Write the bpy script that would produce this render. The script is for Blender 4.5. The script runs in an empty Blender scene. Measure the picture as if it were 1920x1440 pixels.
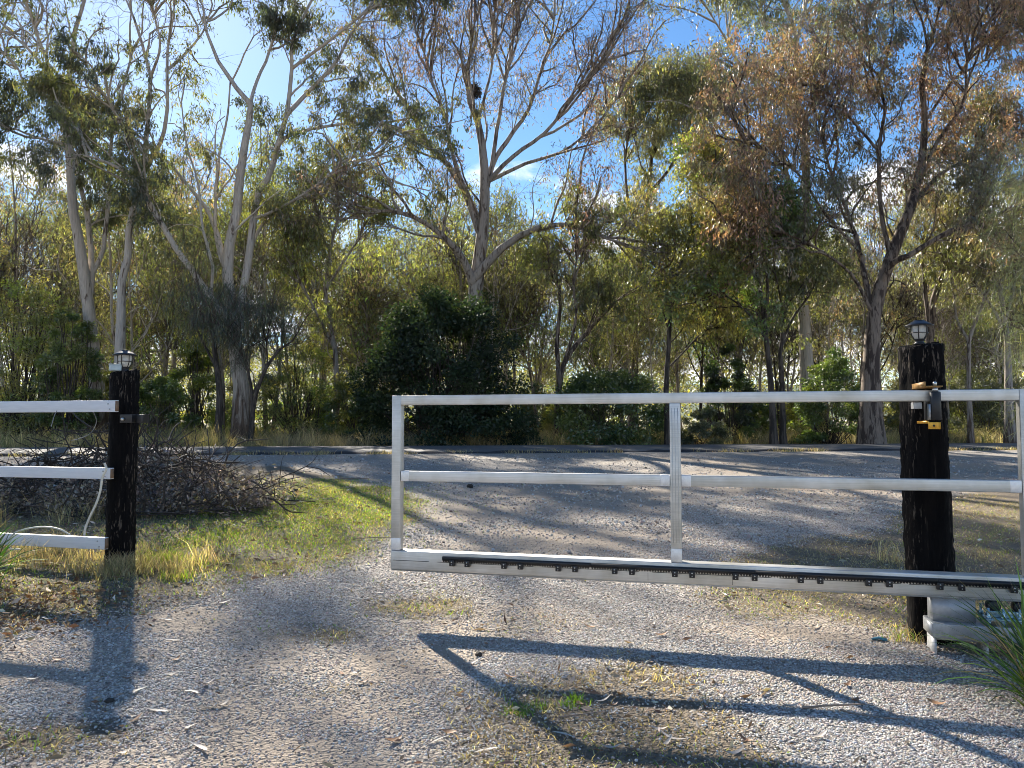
import bpy, math, random
import numpy as np
from mathutils import Vector, Matrix

R = math.radians
rng = np.random.default_rng(11)
random.seed(11)
scene = bpy.context.scene
COL = scene.collection

# ------------------------------------------------------------------ camera
CAM_H, FPX, PITCH = 1.30, 1450.0, R(3.16)
cam_data = bpy.data.cameras.new('camera')
cam_data.sensor_width = 36.0
cam_data.lens = FPX / 1920.0 * 36.0
cam_data.clip_start = 0.05
cam_data.clip_end = 3000.0
cam = bpy.data.objects.new('camera', cam_data)
cam.location = (0, 0, CAM_H)
cam.rotation_euler = (R(90) + PITCH, 0, 0)
COL.objects.link(cam)
scene.camera = cam

# ------------------------------------------------------------------ light, sky, exposure
SUN_AZ, SUN_EL = R(-26.0), R(31.0)          # azimuth from +Y towards +X
SKY_STRENGTH, SUN_STRENGTH, EXPOSURE = 0.060, 5.0, 1.6
sun_dir = Vector((math.sin(SUN_AZ) * math.cos(SUN_EL), math.cos(SUN_AZ) * math.cos(SUN_EL), math.sin(SUN_EL)))
sd = bpy.data.lights.new('sun', 'SUN')
sd.energy = SUN_STRENGTH
sd.angle = R(0.8)
sd.color = (1.0, 0.91, 0.77)
so = bpy.data.objects.new('sun', sd)
so.rotation_euler = sun_dir.to_track_quat('Z', 'Y').to_euler()
so.location = (-20, 40, 30)
COL.objects.link(so)

world = bpy.data.worlds.new('World')
scene.world = world
world.use_nodes = True
wt = world.node_tree
for n in list(wt.nodes):
    wt.nodes.remove(n)
def WN(t, **k):
    n = wt.nodes.new(t)
    for a, b in k.items():
        setattr(n, a, b)
    return n
def WL(a, b):
    wt.links.new(a, b)
w_out = WN('ShaderNodeOutputWorld')
w_bg = WN('ShaderNodeBackground')
w_bg.inputs['Strength'].default_value = SKY_STRENGTH
w_sky = WN('ShaderNodeTexSky', sky_type='NISHITA', sun_disc=False)
w_sky.sun_elevation = SUN_EL
w_sky.sun_rotation = SUN_AZ
w_sky.air_density = 1.0
w_sky.dust_density = 0.15
w_sky.ozone_density = 3.2
# clouds: a noise layer spread on a plane high above, thicker towards the horizon
w_tc = WN('ShaderNodeTexCoord')
w_sep = WN('ShaderNodeSeparateXYZ')
WL(w_tc.outputs['Generated'], w_sep.inputs[0])
w_z = WN('ShaderNodeMath', operation='MAXIMUM'); w_z.inputs[1].default_value = 0.0
WL(w_sep.outputs['Z'], w_z.inputs[0])
w_za = WN('ShaderNodeMath', operation='ADD'); w_za.inputs[1].default_value = 0.16
WL(w_z.outputs[0], w_za.inputs[0])
w_dx = WN('ShaderNodeMath', operation='DIVIDE'); w_dy = WN('ShaderNodeMath', operation='DIVIDE')
WL(w_sep.outputs['X'], w_dx.inputs[0]); WL(w_za.outputs[0], w_dx.inputs[1])
WL(w_sep.outputs['Y'], w_dy.inputs[0]); WL(w_za.outputs[0], w_dy.inputs[1])
w_cmb = WN('ShaderNodeCombineXYZ')
WL(w_dx.outputs[0], w_cmb.inputs[0]); WL(w_dy.outputs[0], w_cmb.inputs[1])
w_noise = WN('ShaderNodeTexNoise')
w_noise.inputs['Scale'].default_value = 1.9
w_noise.inputs['Detail'].default_value = 7.0
w_noise.inputs['Roughness'].default_value = 0.58
w_noise.inputs['Distortion'].default_value = 0.25
w_map = WN('ShaderNodeMapping'); w_map.inputs['Location'].default_value = (19.97, 10.82, 0.0)
WL(w_cmb.outputs[0], w_map.inputs[0]); WL(w_map.outputs[0], w_noise.inputs['Vector'])
w_thr = WN('ShaderNodeMapRange', interpolation_type='SMOOTHSTEP')      # threshold rises with elevation
w_thr.inputs['From Min'].default_value = 0.10; w_thr.inputs['From Max'].default_value = 0.42
w_thr.inputs['To Min'].default_value = 0.42; w_thr.inputs['To Max'].default_value = 0.585
WL(w_z.outputs[0], w_thr.inputs['Value'])
w_sub = WN('ShaderNodeMath', operation='SUBTRACT')
WL(w_noise.outputs['Fac'], w_sub.inputs[0]); WL(w_thr.outputs[0], w_sub.inputs[1])
w_cov = WN('ShaderNodeMapRange', interpolation_type='SMOOTHSTEP')
w_cov.inputs['From Min'].default_value = 0.0; w_cov.inputs['From Max'].default_value = 0.13
w_cov.inputs['To Min'].default_value = 0.0; w_cov.inputs['To Max'].default_value = 0.95
WL(w_sub.outputs[0], w_cov.inputs['Value'])
w_mix = WN('ShaderNodeMix', data_type='RGBA')
WL(w_cov.outputs[0], w_mix.inputs['Factor'])
w_hs = WN('ShaderNodeHueSaturation'); w_hs.inputs['Saturation'].default_value = 1.18
WL(w_sky.outputs[0], w_hs.inputs['Color'])
WL(w_hs.outputs[0], w_mix.inputs['A'])
w_mix.inputs['B'].default_value = (8.6, 8.6, 8.7, 1)
WL(w_mix.outputs['Result'], w_bg.inputs['Color'])
WL(w_bg.outputs[0], w_out.inputs['Surface'])

scene.view_settings.view_transform = 'Standard'
scene.view_settings.look = 'None'
scene.view_settings.exposure = EXPOSURE
scene.view_settings.gamma = 1.0
scene.view_settings.use_curve_mapping = False
scene.render.engine = 'CYCLES'
scene.cycles.max_bounces = 4
scene.cycles.diffuse_bounces = 3
scene.cycles.glossy_bounces = 2
scene.cycles.transmission_bounces = 3
scene.cycles.transparent_max_bounces = 4
scene.cycles.sample_clamp_indirect = 6.0
scene.cycles.use_adaptive_sampling = True
scene.cycles.adaptive_threshold = 0.028
scene.cycles.use_denoising = True
scene.cycles.filter_width = 0.9
scene.cycles.caustics_reflective = False
scene.cycles.caustics_refractive = False

# ------------------------------------------------------------------ maths helpers
def ray(px, py):
    u = (px - 960.0) / FPX
    v = (720.0 - py) / FPX
    c, s = math.cos(PITCH), math.sin(PITCH)
    return np.array([u, c - v * s, s + v * c])

def P(px, py, D):
    """point at distance D (along +Y) seen at photograph position px, py"""
    d = ray(px, py)
    return np.array([0, 0, CAM_H]) + d * (D / d[1])

def sstep(a, b, x):
    t = np.clip((np.asarray(x, float) - a) / (b - a), 0, 1)
    return t * t * (3 - 2 * t)

_lat = rng.random((256, 256))
def vnoise(x, y, f=1.0):
    x = np.asarray(x, float) * f + 137.3
    y = np.asarray(y, float) * f + 71.9
    xi = np.floor(x).astype(int); yi = np.floor(y).astype(int)
    fx = x - xi; fy = y - yi
    fx = fx * fx * (3 - 2 * fx); fy = fy * fy * (3 - 2 * fy)
    a = _lat[xi & 255, yi & 255]; b = _lat[(xi + 1) & 255, yi & 255]
    c = _lat[xi & 255, (yi + 1) & 255]; d = _lat[(xi + 1) & 255, (yi + 1) & 255]
    return (a * (1 - fx) + b * fx) * (1 - fy) + (c * (1 - fx) + d * fx) * fy
def fbm(x, y, f=1.0):
    return (vnoise(x, y, f) + 0.5 * vnoise(x, y, f * 2.1) + 0.25 * vnoise(x, y, f * 4.3)) / 1.75

ROAD_SLOPE, ROAD_A, ROAD_B = 0.19, 19.7, 24.9
def sroad(x, y):
    return np.asarray(y, float) - ROAD_SLOPE * np.asarray(x, float)

def gz(x, y):
    """height of the ground"""
    x = np.asarray(x, float); y = np.asarray(y, float)
    s = sroad(x, y)
    h = 0.60 * np.clip((s - 5.2) / 14.0, 0, 1) ** 1.05
    h = h + 0.03 * sstep(18, 20, s)
    h = h - 0.10 * sstep(24.9, 26.0, s) * (1 - sstep(27, 31, s)) + 0.10 * sstep(26.5, 34, s)
    h = h + 2.2 * sstep(45, 220, s)
    h = h + 0.13 * sstep(0.2, 3.2, -x) * sstep(3.2, 6.2, y) * (1 - sstep(9, 15, y))
    near = 1 - sstep(18.5, 19.5, s)
    far = sstep(25.2, 28, s)
    h = h + 0.035 * (fbm(x, y, 0.7) - 0.5) * near + 0.16 * (fbm(x, y, 0.5) - 0.5) * far
    h = h + 0.012 * (vnoise(x, y, 4.0) - 0.5) * near
    return h

def G(px, py):
    """point on the ground seen at photograph position px, py"""
    d = ray(px, py)
    lo, hi = 1.0, 60.0
    for t in np.linspace(1.5, 60, 600):
        p = d * t
        if CAM_H + p[2] < gz(p[0], p[1]):
            hi = t
            break
        lo = t
    for _ in range(30):
        m = 0.5 * (lo + hi)
        p = d * m
        if CAM_H + p[2] < gz(p[0], p[1]):
            hi = m
        else:
            lo = m
    p = d * hi
    return np.array([p[0], p[1], CAM_H + p[2]])

def norm(v):
    return v / (np.linalg.norm(v, axis=-1, keepdims=True) + 1e-9)

# ------------------------------------------------------------------ object helpers
def tag(o, label=None, cat=None, group=None, kind=None):
    if label: o['label'] = label
    if cat: o['category'] = cat
    if group: o['group'] = group
    if kind: o['kind'] = kind
    return o

def link(name, data, parent=None, loc=None):
    o = bpy.data.objects.new(name, data)
    COL.objects.link(o)
    if parent is not None:
        o.parent = parent
    if loc is not None:
        o.location = loc
    return o

def empty(name, loc, rz=0.0):
    o = link(name, None, None, loc)
    o.rotation_euler = (0, 0, rz)
    o.empty_display_size = 0.2
    return o

def mesh_np(name, V, F, mat=None, colors=None, smooth=False, attrs=None):
    """V (n,3); F list of arrays (k, 3 or 4); colors (n,3)"""
    me = bpy.data.meshes.new(name)
    V = np.asarray(V, np.float32).reshape(-1, 3)
    F = [np.asarray(f, np.int32) for f in F if len(f)]
    nl = sum(f.size for f in F); nf = sum(len(f) for f in F)
    me.vertices.add(len(V)); me.vertices.foreach_set('co', V.ravel())
    me.loops.add(nl); me.polygons.add(nf)
    me.loops.foreach_set('vertex_index', np.concatenate([f.ravel() for f in F]))
    tot = np.concatenate([np.full(len(f), f.shape[1], np.int32) for f in F])
    st = np.concatenate([[0], np.cumsum(tot)[:-1]]).astype(np.int32)
    me.polygons.foreach_set('loop_start', st)
    me.polygons.foreach_set('loop_total', tot)
    if smooth:
        me.polygons.foreach_set('use_smooth', np.ones(nf, bool))
    me.update(calc_edges=True)
    if colors is not None:
        a = me.color_attributes.new('tint', 'FLOAT_COLOR', 'POINT')
        c = np.ones((len(V), 4), np.float32); c[:, :3] = colors
        a.data.foreach_set('color', c.ravel())
    for k, v in (attrs or {}).items():
        a = me.attributes.new(k, 'FLOAT', 'POINT')
        a.data.foreach_set('value', np.asarray(v, np.float32))
    if mat is not None:
        me.materials.append(mat)
    return me

class MB:
    """collects simple solids, becomes one mesh"""
    def __init__(s):
        s.v = []; s.f3 = []; s.f4 = []; s.n = 0
    def add(s, V, F4=(), F3=()):
        V = np.asarray(V, float).reshape(-1, 3)
        if len(F4): s.f4.append(np.asarray(F4, int) + s.n)
        if len(F3): s.f3.append(np.asarray(F3, int) + s.n)
        s.v.append(V); s.n += len(V)
        return s
    def box(s, x0, x1, y0, y1, z0, z1, b=0.0):
        if b <= 0:
            V = [(x0,y0,z0),(x1,y0,z0),(x1,y1,z0),(x0,y1,z0),(x0,y0,z1),(x1,y0,z1),(x1,y1,z1),(x0,y1,z1)]
            F = [(0,3,2,1),(4,5,6,7),(0,1,5,4),(1,2,6,5),(2,3,7,6),(3,0,4,7)]
            return s.add(V, F)
        import bmesh
        bm = bmesh.new()
        bmesh.ops.create_cube(bm, size=1.0)
        for v in bm.verts:
            v.co = Vector(((x0+x1)/2 + v.co.x*(x1-x0), (y0+y1)/2 + v.co.y*(y1-y0), (z0+z1)/2 + v.co.z*(z1-z0)))
        bmesh.ops.bevel(bm, geom=bm.edges[:], offset=b, segments=2, affect='EDGES', profile=0.6)
        bmesh.ops.triangulate(bm, faces=[f for f in bm.faces if len(f.verts) > 4])
        bm.verts.index_update()
        V = [tuple(v.co) for v in bm.verts]
        f4 = [[v.index for v in f.verts] for f in bm.faces if len(f.verts) == 4]
        f3 = [[v.index for v in f.verts] for f in bm.faces if len(f.verts) == 3]
        bm.free()
        return s.add(V, f4, f3)
    def lathe(s, prof, n=24, cx=0.0, cy=0.0, cap=True):
        """prof: (radius, z) from bottom to top, round the z axis"""
        a = np.linspace(0, 2*np.pi, n, endpoint=False)
        V = []
        for r, z in prof:
            for t in a: V.append((cx + r*math.cos(t), cy + r*math.sin(t), z))
        F = []
        for i in range(len(prof)-1):
            for j in range(n):
                k = (j+1) % n
                F.append((i*n+j, i*n+k, (i+1)*n+k, (i+1)*n+j))
        F3 = []
        if cap:
            V.append((cx, cy, prof[0][1])); V.append((cx, cy, prof[-1][1]))
            b, t = len(V)-2, len(V)-1
            m = (len(prof)-1)*n
            for j in range(n):
                k = (j+1) % n
                F3.append((b, k, j)); F3.append((t, m+j, m+k))
        return s.add(V, F, F3)
    def tube(s, pts, rad, n=6):
        pts = np.asarray(pts, float)
        r = np.broadcast_to(np.asarray(rad, float), (len(pts),))
        V, F = tubes(pts[None], r[None], n)
        s.add(V, F)
        c = len(pts)
        for end in (0, c-1):
            ring = V[end*n:(end+1)*n]
            ctr = ring.mean(0)
            VV = np.vstack([ring, ctr])
            F3 = [(n, j, (j+1) % n) if end else (n, (j+1) % n, j) for j in range(n)]
            s.add(VV, (), F3)
        return s
    def build(s, name, mat, parent=None, loc=None, smooth=False, colors=None):
        F = []
        if s.f4: F.append(np.concatenate(s.f4))
        if s.f3: F.append(np.concatenate(s.f3))
        me = mesh_np(name, np.concatenate(s.v), F, mat, smooth=smooth)
        return link(name, me, parent, loc)

def tubes(pts, rad, n):
    """pts (N,K,3), rad (N,K) -> verts, quads"""
    N, K, _ = pts.shape
    t = np.empty_like(pts)
    t[:, 1:-1] = pts[:, 2:] - pts[:, :-2]
    t[:, 0] = pts[:, 1] - pts[:, 0]; t[:, -1] = pts[:, -1] - pts[:, -2]
    t = norm(t)
    mean = norm(pts[:, -1] - pts[:, 0])
    ref = np.where(np.abs(mean[:, 2:3]) > 0.8, np.array([[1.0, 0.2, 0]]), np.array([[0, 0.1, 1.0]]))
    a = norm(np.cross(t, ref[:, None, :]))
    b = np.cross(t, a)
    ang = np.linspace(0, 2*np.pi, n, endpoint=False)
    V = pts[:, :, None, :] + rad[:, :, None, None] * (a[:, :, None, :]*np.cos(ang)[None, None, :, None] + b[:, :, None, :]*np.sin(ang)[None, None, :, None])
    i = np.arange(N)[:, None, None]; k = np.arange(K-1)[None, :, None]; j = np.arange(n)[None, None, :]
    j2 = (j+1) % n
    base = i*K*n
    F = np.stack([base+k*n+j, base+k*n+j2, base+(k+1)*n+j2, base+(k+1)*n+j], -1).reshape(-1, 4)
    return V.reshape(-1, 3), F

# ------------------------------------------------------------------ materials
def new_mat(name):
    m = bpy.data.materials.new(name)
    m.use_nodes = True
    nt = m.node_tree
    b = nt.nodes['Principled BSDF']
    return m, nt, b

def N(nt, t, **k):
    n = nt.nodes.new(t)
    for a, b in k.items(): setattr(n, a, b)
    return n

def coords(nt, scale=(1, 1, 1), space='Object'):
    tc = N(nt, 'ShaderNodeTexCoord')
    mp = N(nt, 'ShaderNodeMapping')
    mp.inputs['Scale'].default_value = scale
    nt.links.new(tc.outputs[space], mp.inputs[0])
    return mp.outputs[0]

def noise(nt, vec, scale, detail=4, rough=0.55, dist=0.0):
    n = N(nt, 'ShaderNodeTexNoise')
    n.inputs['Scale'].default_value = scale
    n.inputs['Detail'].default_value = detail
    n.inputs['Roughness'].default_value = rough
    n.inputs['Distortion'].default_value = dist
    nt.links.new(vec, n.inputs['Vector'])
    return n.outputs['Fac']

def ramp(nt, fac, stops):
    r = N(nt, 'ShaderNodeValToRGB')
    e = r.color_ramp.elements
    while len(e) < len(stops): e.new(0.5)
    for q, (p, c) in zip(e, stops):
        q.position = p; q.color = (*c, 1) if len(c) == 3 else c
    nt.links.new(fac, r.inputs[0])
    return r.outputs[0]

def mixc(nt, fac, a, b, blend='MIX'):
    m = N(nt, 'ShaderNodeMix', data_type='RGBA', blend_type=blend)
    for s, v in (('Factor', fac), ('A', a), ('B', b)):
        if hasattr(v, 'is_linked') or hasattr(v, 'links'):
            nt.links.new(v, m.inputs[s])
        elif s == 'Factor': m.inputs[s].default_value = v
        else: m.inputs[s].default_value = (*v, 1)
    return m.outputs['Result']

def bump(nt, b, height, strength, dist):
    n = N(nt, 'ShaderNodeBump')
    n.inputs['Strength'].default_value = strength
    n.inputs['Distance'].default_value = dist
    nt.links.new(height, n.inputs['Height'])
    nt.links.new(n.outputs[0], b.inputs['Normal'])

def simple(name, col, rough=0.6, metal=0.0, var=0.25, scale=12, stretch=(1, 1, 1), bmp=0.15):
    m, nt, b = new_mat(name)
    v = coords(nt, stretch)
    f = noise(nt, v, scale, 5, 0.6)
    c0 = tuple(x*(1-var) for x in col); c1 = tuple(min(1, x*(1+var)) for x in col)
    nt.links.new(ramp(nt, f, [(0.3, c0), (0.7, c1)]), b.inputs['Base Color'])
    b.inputs['Roughness'].default_value = rough
    b.inputs['Metallic'].default_value = metal
    if bmp: bump(nt, b, f, bmp, 0.004)
    return m

def leaf_mat(name, trans=0.5, rough=0.42, spec=0.45):
    m, nt, b = new_mat(name)
    nt.nodes.remove(b)
    at = N(nt, 'ShaderNodeAttribute', attribute_name='tint')
    df = N(nt, 'ShaderNodeBsdfDiffuse')
    nt.links.new(at.outputs['Color'], df.inputs['Color'])
    tr = N(nt, 'ShaderNodeBsdfTranslucent')
    g = N(nt, 'ShaderNodeMix', data_type='RGBA', blend_type='MULTIPLY')
    g.inputs['Factor'].default_value = 1.0
    g.inputs['B'].default_value = (2.6, 2.45, 1.15, 1)
    nt.links.new(at.outputs['Color'], g.inputs['A'])
    nt.links.new(g.outputs['Result'], tr.inputs['Color'])
    gl = N(nt, 'ShaderNodeBsdfGlossy')
    gl.inputs['Roughness'].default_value = rough
    mx = N(nt, 'ShaderNodeMixShader'); mx.inputs[0].default_value = trans
    nt.links.new(df.outputs[0], mx.inputs[1]); nt.links.new(tr.outputs[0], mx.inputs[2])
    m2 = N(nt, 'ShaderNodeMixShader'); m2.inputs[0].default_value = 0.10*spec/0.45
    nt.links.new(mx.outputs[0], m2.inputs[1]); nt.links.new(gl.outputs[0], m2.inputs[2])
    nt.links.new(m2.outputs[0], nt.nodes['Material Output'].inputs['Surface'])
    return m

def bark_mat(name, pale, dark, amount=0.5, rough_foot=0.0):
    m, nt, b = new_mat(name)
    f1 = noise(nt, coords(nt, (3.2, 3.2, 0.55)), 2.2, 6, 0.65, 0.6)
    f2 = noise(nt, coords(nt, (14, 14, 1.3)), 1.6, 5, 0.6, 0.3)
    mid = tuple(0.55*p + 0.45*d for p, d in zip(pale, dark))
    base = ramp(nt, f2, [(0.30, mid), (0.62, pale)])
    mask = ramp(nt, f1, [(amount-0.05, (1, 1, 1)), (amount+0.03, (0, 0, 0))])
    col = mixc(nt, mask, base, dark)
    if rough_foot > 0:      # a stocking of rough brown bark at the foot
        tc = N(nt, 'ShaderNodeTexCoord'); sp = N(nt, 'ShaderNodeSeparateXYZ')
        nt.links.new(tc.outputs['Object'], sp.inputs[0])
        ma = N(nt, 'ShaderNodeMath', operation='MULTIPLY_ADD'); ma.inputs[1].default_value = 4.5
        nt.links.new(f1, ma.inputs[0]); nt.links.new(sp.outputs['Z'], ma.inputs[2])
        mr = N(nt, 'ShaderNodeMapRange'); mr.inputs['From Min'].default_value = rough_foot+1.6; mr.inputs['From Max'].default_value = rough_foot+2.8
        mr.inputs['To Min'].default_value = 1.0; mr.inputs['To Max'].default_value = 0.0
        nt.links.new(ma.outputs[0], mr.inputs['Value'])
        rb = ramp(nt, f2, [(0.35, (0.045, 0.03, 0.022)), (0.65, (0.17, 0.115, 0.08))])
        col = mixc(nt, mr.outputs[0], col, rb)
    nt.links.new(col, b.inputs['Base Color'])
    b.inputs['Roughness'].default_value = 0.85
    bump(nt, b, f2, 0.5, 0.02)
    return m

M = {}
M['leaf'] = leaf_mat('gum_leaf', 0.40)
M['leaf_lit'] = leaf_mat('lit_gum_leaf', 0.48)  # lit copy of the gum leaf, more translucent to brighten the wood behind
M['leaf_gloss'] = leaf_mat('broad_leaf', 0.36, 0.35, 0.5)
M['grass'] = leaf_mat('grass_blade', 0.33, 0.55, 0.3)
M['dead_leaf'] = leaf_mat('dead_leaf', 0.06, 0.7, 0.2)
M['bark_white'] = bark_mat('pale_gum_bark', (0.52, 0.47, 0.41), (0.10, 0.07, 0.05), 0.40, 1.9)
M['bark_grey'] = bark_mat('grey_gum_bark', (0.36, 0.32, 0.28), (0.09, 0.065, 0.05), 0.46, 0.8)
M['bark_brown'] = bark_mat('fibrous_bark', (0.24, 0.19, 0.15), (0.05, 0.035, 0.028), 0.50)
M['twig_bark'] = bark_mat('twig_bark', (0.16, 0.115, 0.095), (0.06, 0.042, 0.036), 0.5)
M['bark_dark'] = bark_mat('dark_bark', (0.10, 0.08, 0.065), (0.03, 0.024, 0.02), 0.5)

def alu_mat(name, base, rough):
    m, nt, b = new_mat(name)
    v = coords(nt, (0.9, 60, 60))
    f = noise(nt, v, 3.0, 4, 0.6)
    g = noise(nt, coords(nt), 2.6, 4, 0.6)
    c = ramp(nt, f, [(0.25, tuple(x*0.72 for x in base)), (0.75, base)])
    d = ramp(nt, g, [(0.32, (0.66, 0.64, 0.58)), (0.62, (1, 1, 1))])
    nt.links.new(mixc(nt, 1.0, c, d, 'MULTIPLY'), b.inputs['Base Color'])
    b.inputs['Metallic'].default_value = 0.65
    rr = N(nt, 'ShaderNodeMapRange')
    rr.inputs['To Min'].default_value = rough-0.1; rr.inputs['To Max'].default_value = rough+0.14
    nt.links.new(f, rr.inputs['Value']); nt.links.new(rr.outputs[0], b.inputs['Roughness'])
    bump(nt, b, f, 0.08, 0.001)
    return m
M['alu'] = alu_mat('mill_aluminium', (0.80, 0.80, 0.79), 0.42)
M['alu_v'] = M['alu']
M['weld'] = simple('ground_weld_aluminium', (0.74, 0.75, 0.77), 0.40, 0.62, 0.10, 40, bmp=0.1)
M['galv'] = simple('galvanised_steel', (0.42, 0.44, 0.46), 0.42, 0.55, 0.25, 18, bmp=0.08)
M['galv_pale'] = simple('pale_galvanised_plate', (0.46, 0.47, 0.48), 0.5, 0.35, 0.2, 14, bmp=0.06)
M['zinc_blue'] = simple('blue_zinc', (0.40, 0.56, 0.62), 0.25, 0.6, 0.25, 30, bmp=0.05)
M['black'] = simple('black_nylon', (0.012, 0.013, 0.016), 0.45, 0, 0.2, 30, bmp=0.05)
M['black_paint'] = simple('black_lamp_paint', (0.016, 0.016, 0.018), 0.38, 0, 0.25, 30, bmp=0.08)
M['groove'] = simple('shadow_groove', (0.10, 0.10, 0.10), 0.6, 0.3, 0.2, 30, bmp=0)
M['yellow_zinc'] = simple('yellow_zinc_bracket', (0.62, 0.33, 0.04), 0.35, 0.45, 0.3, 26, bmp=0.06)
M['shaded_zinc'] = simple('shaded_zinc_bracket', (0.34, 0.19, 0.06), 0.5, 0.3, 0.35, 26, bmp=0.06)  # the yellow zinc in a darker brown, shade put into the colour
M['steel'] = simple('bright_bolt_steel', (0.62, 0.62, 0.60), 0.3, 0.8, 0.12, 40, bmp=0.03)
M['white_pvc'] = simple('white_rail', (0.74, 0.75, 0.78), 0.45, 0, 0.07, 6, (1, 8, 8), bmp=0.05)
M['rail_inside'] = simple('timber_rail_core', (0.20, 0.13, 0.08), 0.8, 0, 0.3, 20)
M['white_plastic'] = simple('aged_white_cable', (0.70, 0.66, 0.56), 0.5, 0, 0.12, 20, bmp=0.05)
M['wire'] = simple('grey_wire', (0.28, 0.29, 0.30), 0.5, 0.4, 0.2, 20, bmp=0)
M['grey_box'] = simple('pale_junction_box', (0.50, 0.58, 0.58), 0.5, 0, 0.1, 20, bmp=0.05)
M['stone'] = simple('dark_stone', (0.035, 0.03, 0.025), 0.9, 0, 0.4, 30, bmp=0.4)
M['blue_scrap'] = simple('blue_plastic_scrap', (0.05, 0.17, 0.24), 0.35, 0, 0.25, 30)
M['twig_pale'] = simple('weathered_stick', (0.26, 0.20, 0.155), 0.85, 0, 0.35, 20, (2, 9, 9), 0.3)
M['twig'] = simple('dry_branch', (0.06, 0.048, 0.04), 0.9, 0, 0.4, 14, (6, 6, 1), 0.3)

# frosted lamp glass
m, nt, b = new_mat('frosted_lamp_glass')
b.inputs['Base Color'].default_value = (0.86, 0.86, 0.84, 1)
b.inputs['Roughness'].default_value = 0.45
tr = N(nt, 'ShaderNodeBsdfTranslucent'); tr.inputs['Color'].default_value = (0.92, 0.92, 0.9, 1)
mx = N(nt, 'ShaderNodeMixShader'); mx.inputs[0].default_value = 0.55
nt.links.new(b.outputs[0], mx.inputs[1]); nt.links.new(tr.outputs[0], mx.inputs[2])
nt.links.new(mx.outputs[0], nt.nodes['Material Output'].inputs['Surface'])
M['frost'] = m

# charred timber posts
m, nt, b = new_mat('blackened_post_timber')
v1 = noise(nt, coords(nt, (16, 16, 1.6)), 2.2, 6, 0.65, 0.4)
v2 = noise(nt, coords(nt, (30, 30, 5)), 2.0, 4, 0.6, 0.2)
v3 = noise(nt, coords(nt, (2.2, 2.2, 0.8)), 1.6, 3, 0.5)
c = ramp(nt, v1, [(0.38, (0.003, 0.003, 0.0035)), (0.62, (0.008, 0.007, 0.007)), (0.76, (0.04, 0.032, 0.027))])
fl = ramp(nt, v2, [(0.56, (0, 0, 0)), (0.64, (1, 1, 1))])
pt = ramp(nt, v3, [(0.40, (0, 0, 0)), (0.56, (1, 1, 1))])
fm = mixc(nt, 1.0, fl, pt, 'MULTIPLY')
nt.links.new(mixc(nt, fm, c, (0.13, 0.105, 0.085)), b.inputs['Base Color'])
b.inputs['Roughness'].default_value = 0.9
b.inputs['Specular IOR Level'].default_value = 0.12
bump(nt, b, v1, 0.8, 0.012)
M['post'] = m

# asphalt
m, nt, b = new_mat('asphalt')
f = noise(nt, coords(nt), 60, 4, 0.7)
g = noise(nt, coords(nt), 0.7, 4, 0.6)
c = ramp(nt, f, [(0.3, (0.075, 0.077, 0.082)), (0.7, (0.17, 0.17, 0.175))])
c2 = ramp(nt, g, [(0.35, (0.75, 0.75, 0.75)), (0.65, (1.15, 1.12, 1.08))])
nt.links.new(mixc(nt, 1.0, c, c2, 'MULTIPLY'), b.inputs['Base Color'])
b.inputs['Roughness'].default_value = 0.75
bump(nt, b, f, 0.4, 0.006)
M['asphalt'] = m
M['asphalt_edge'] = simple('shaded_asphalt_edge', (0.03, 0.03, 0.033), 0.8, 0, 0.4, 20)  # darker than the road top: shade of the near side in the colour

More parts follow.
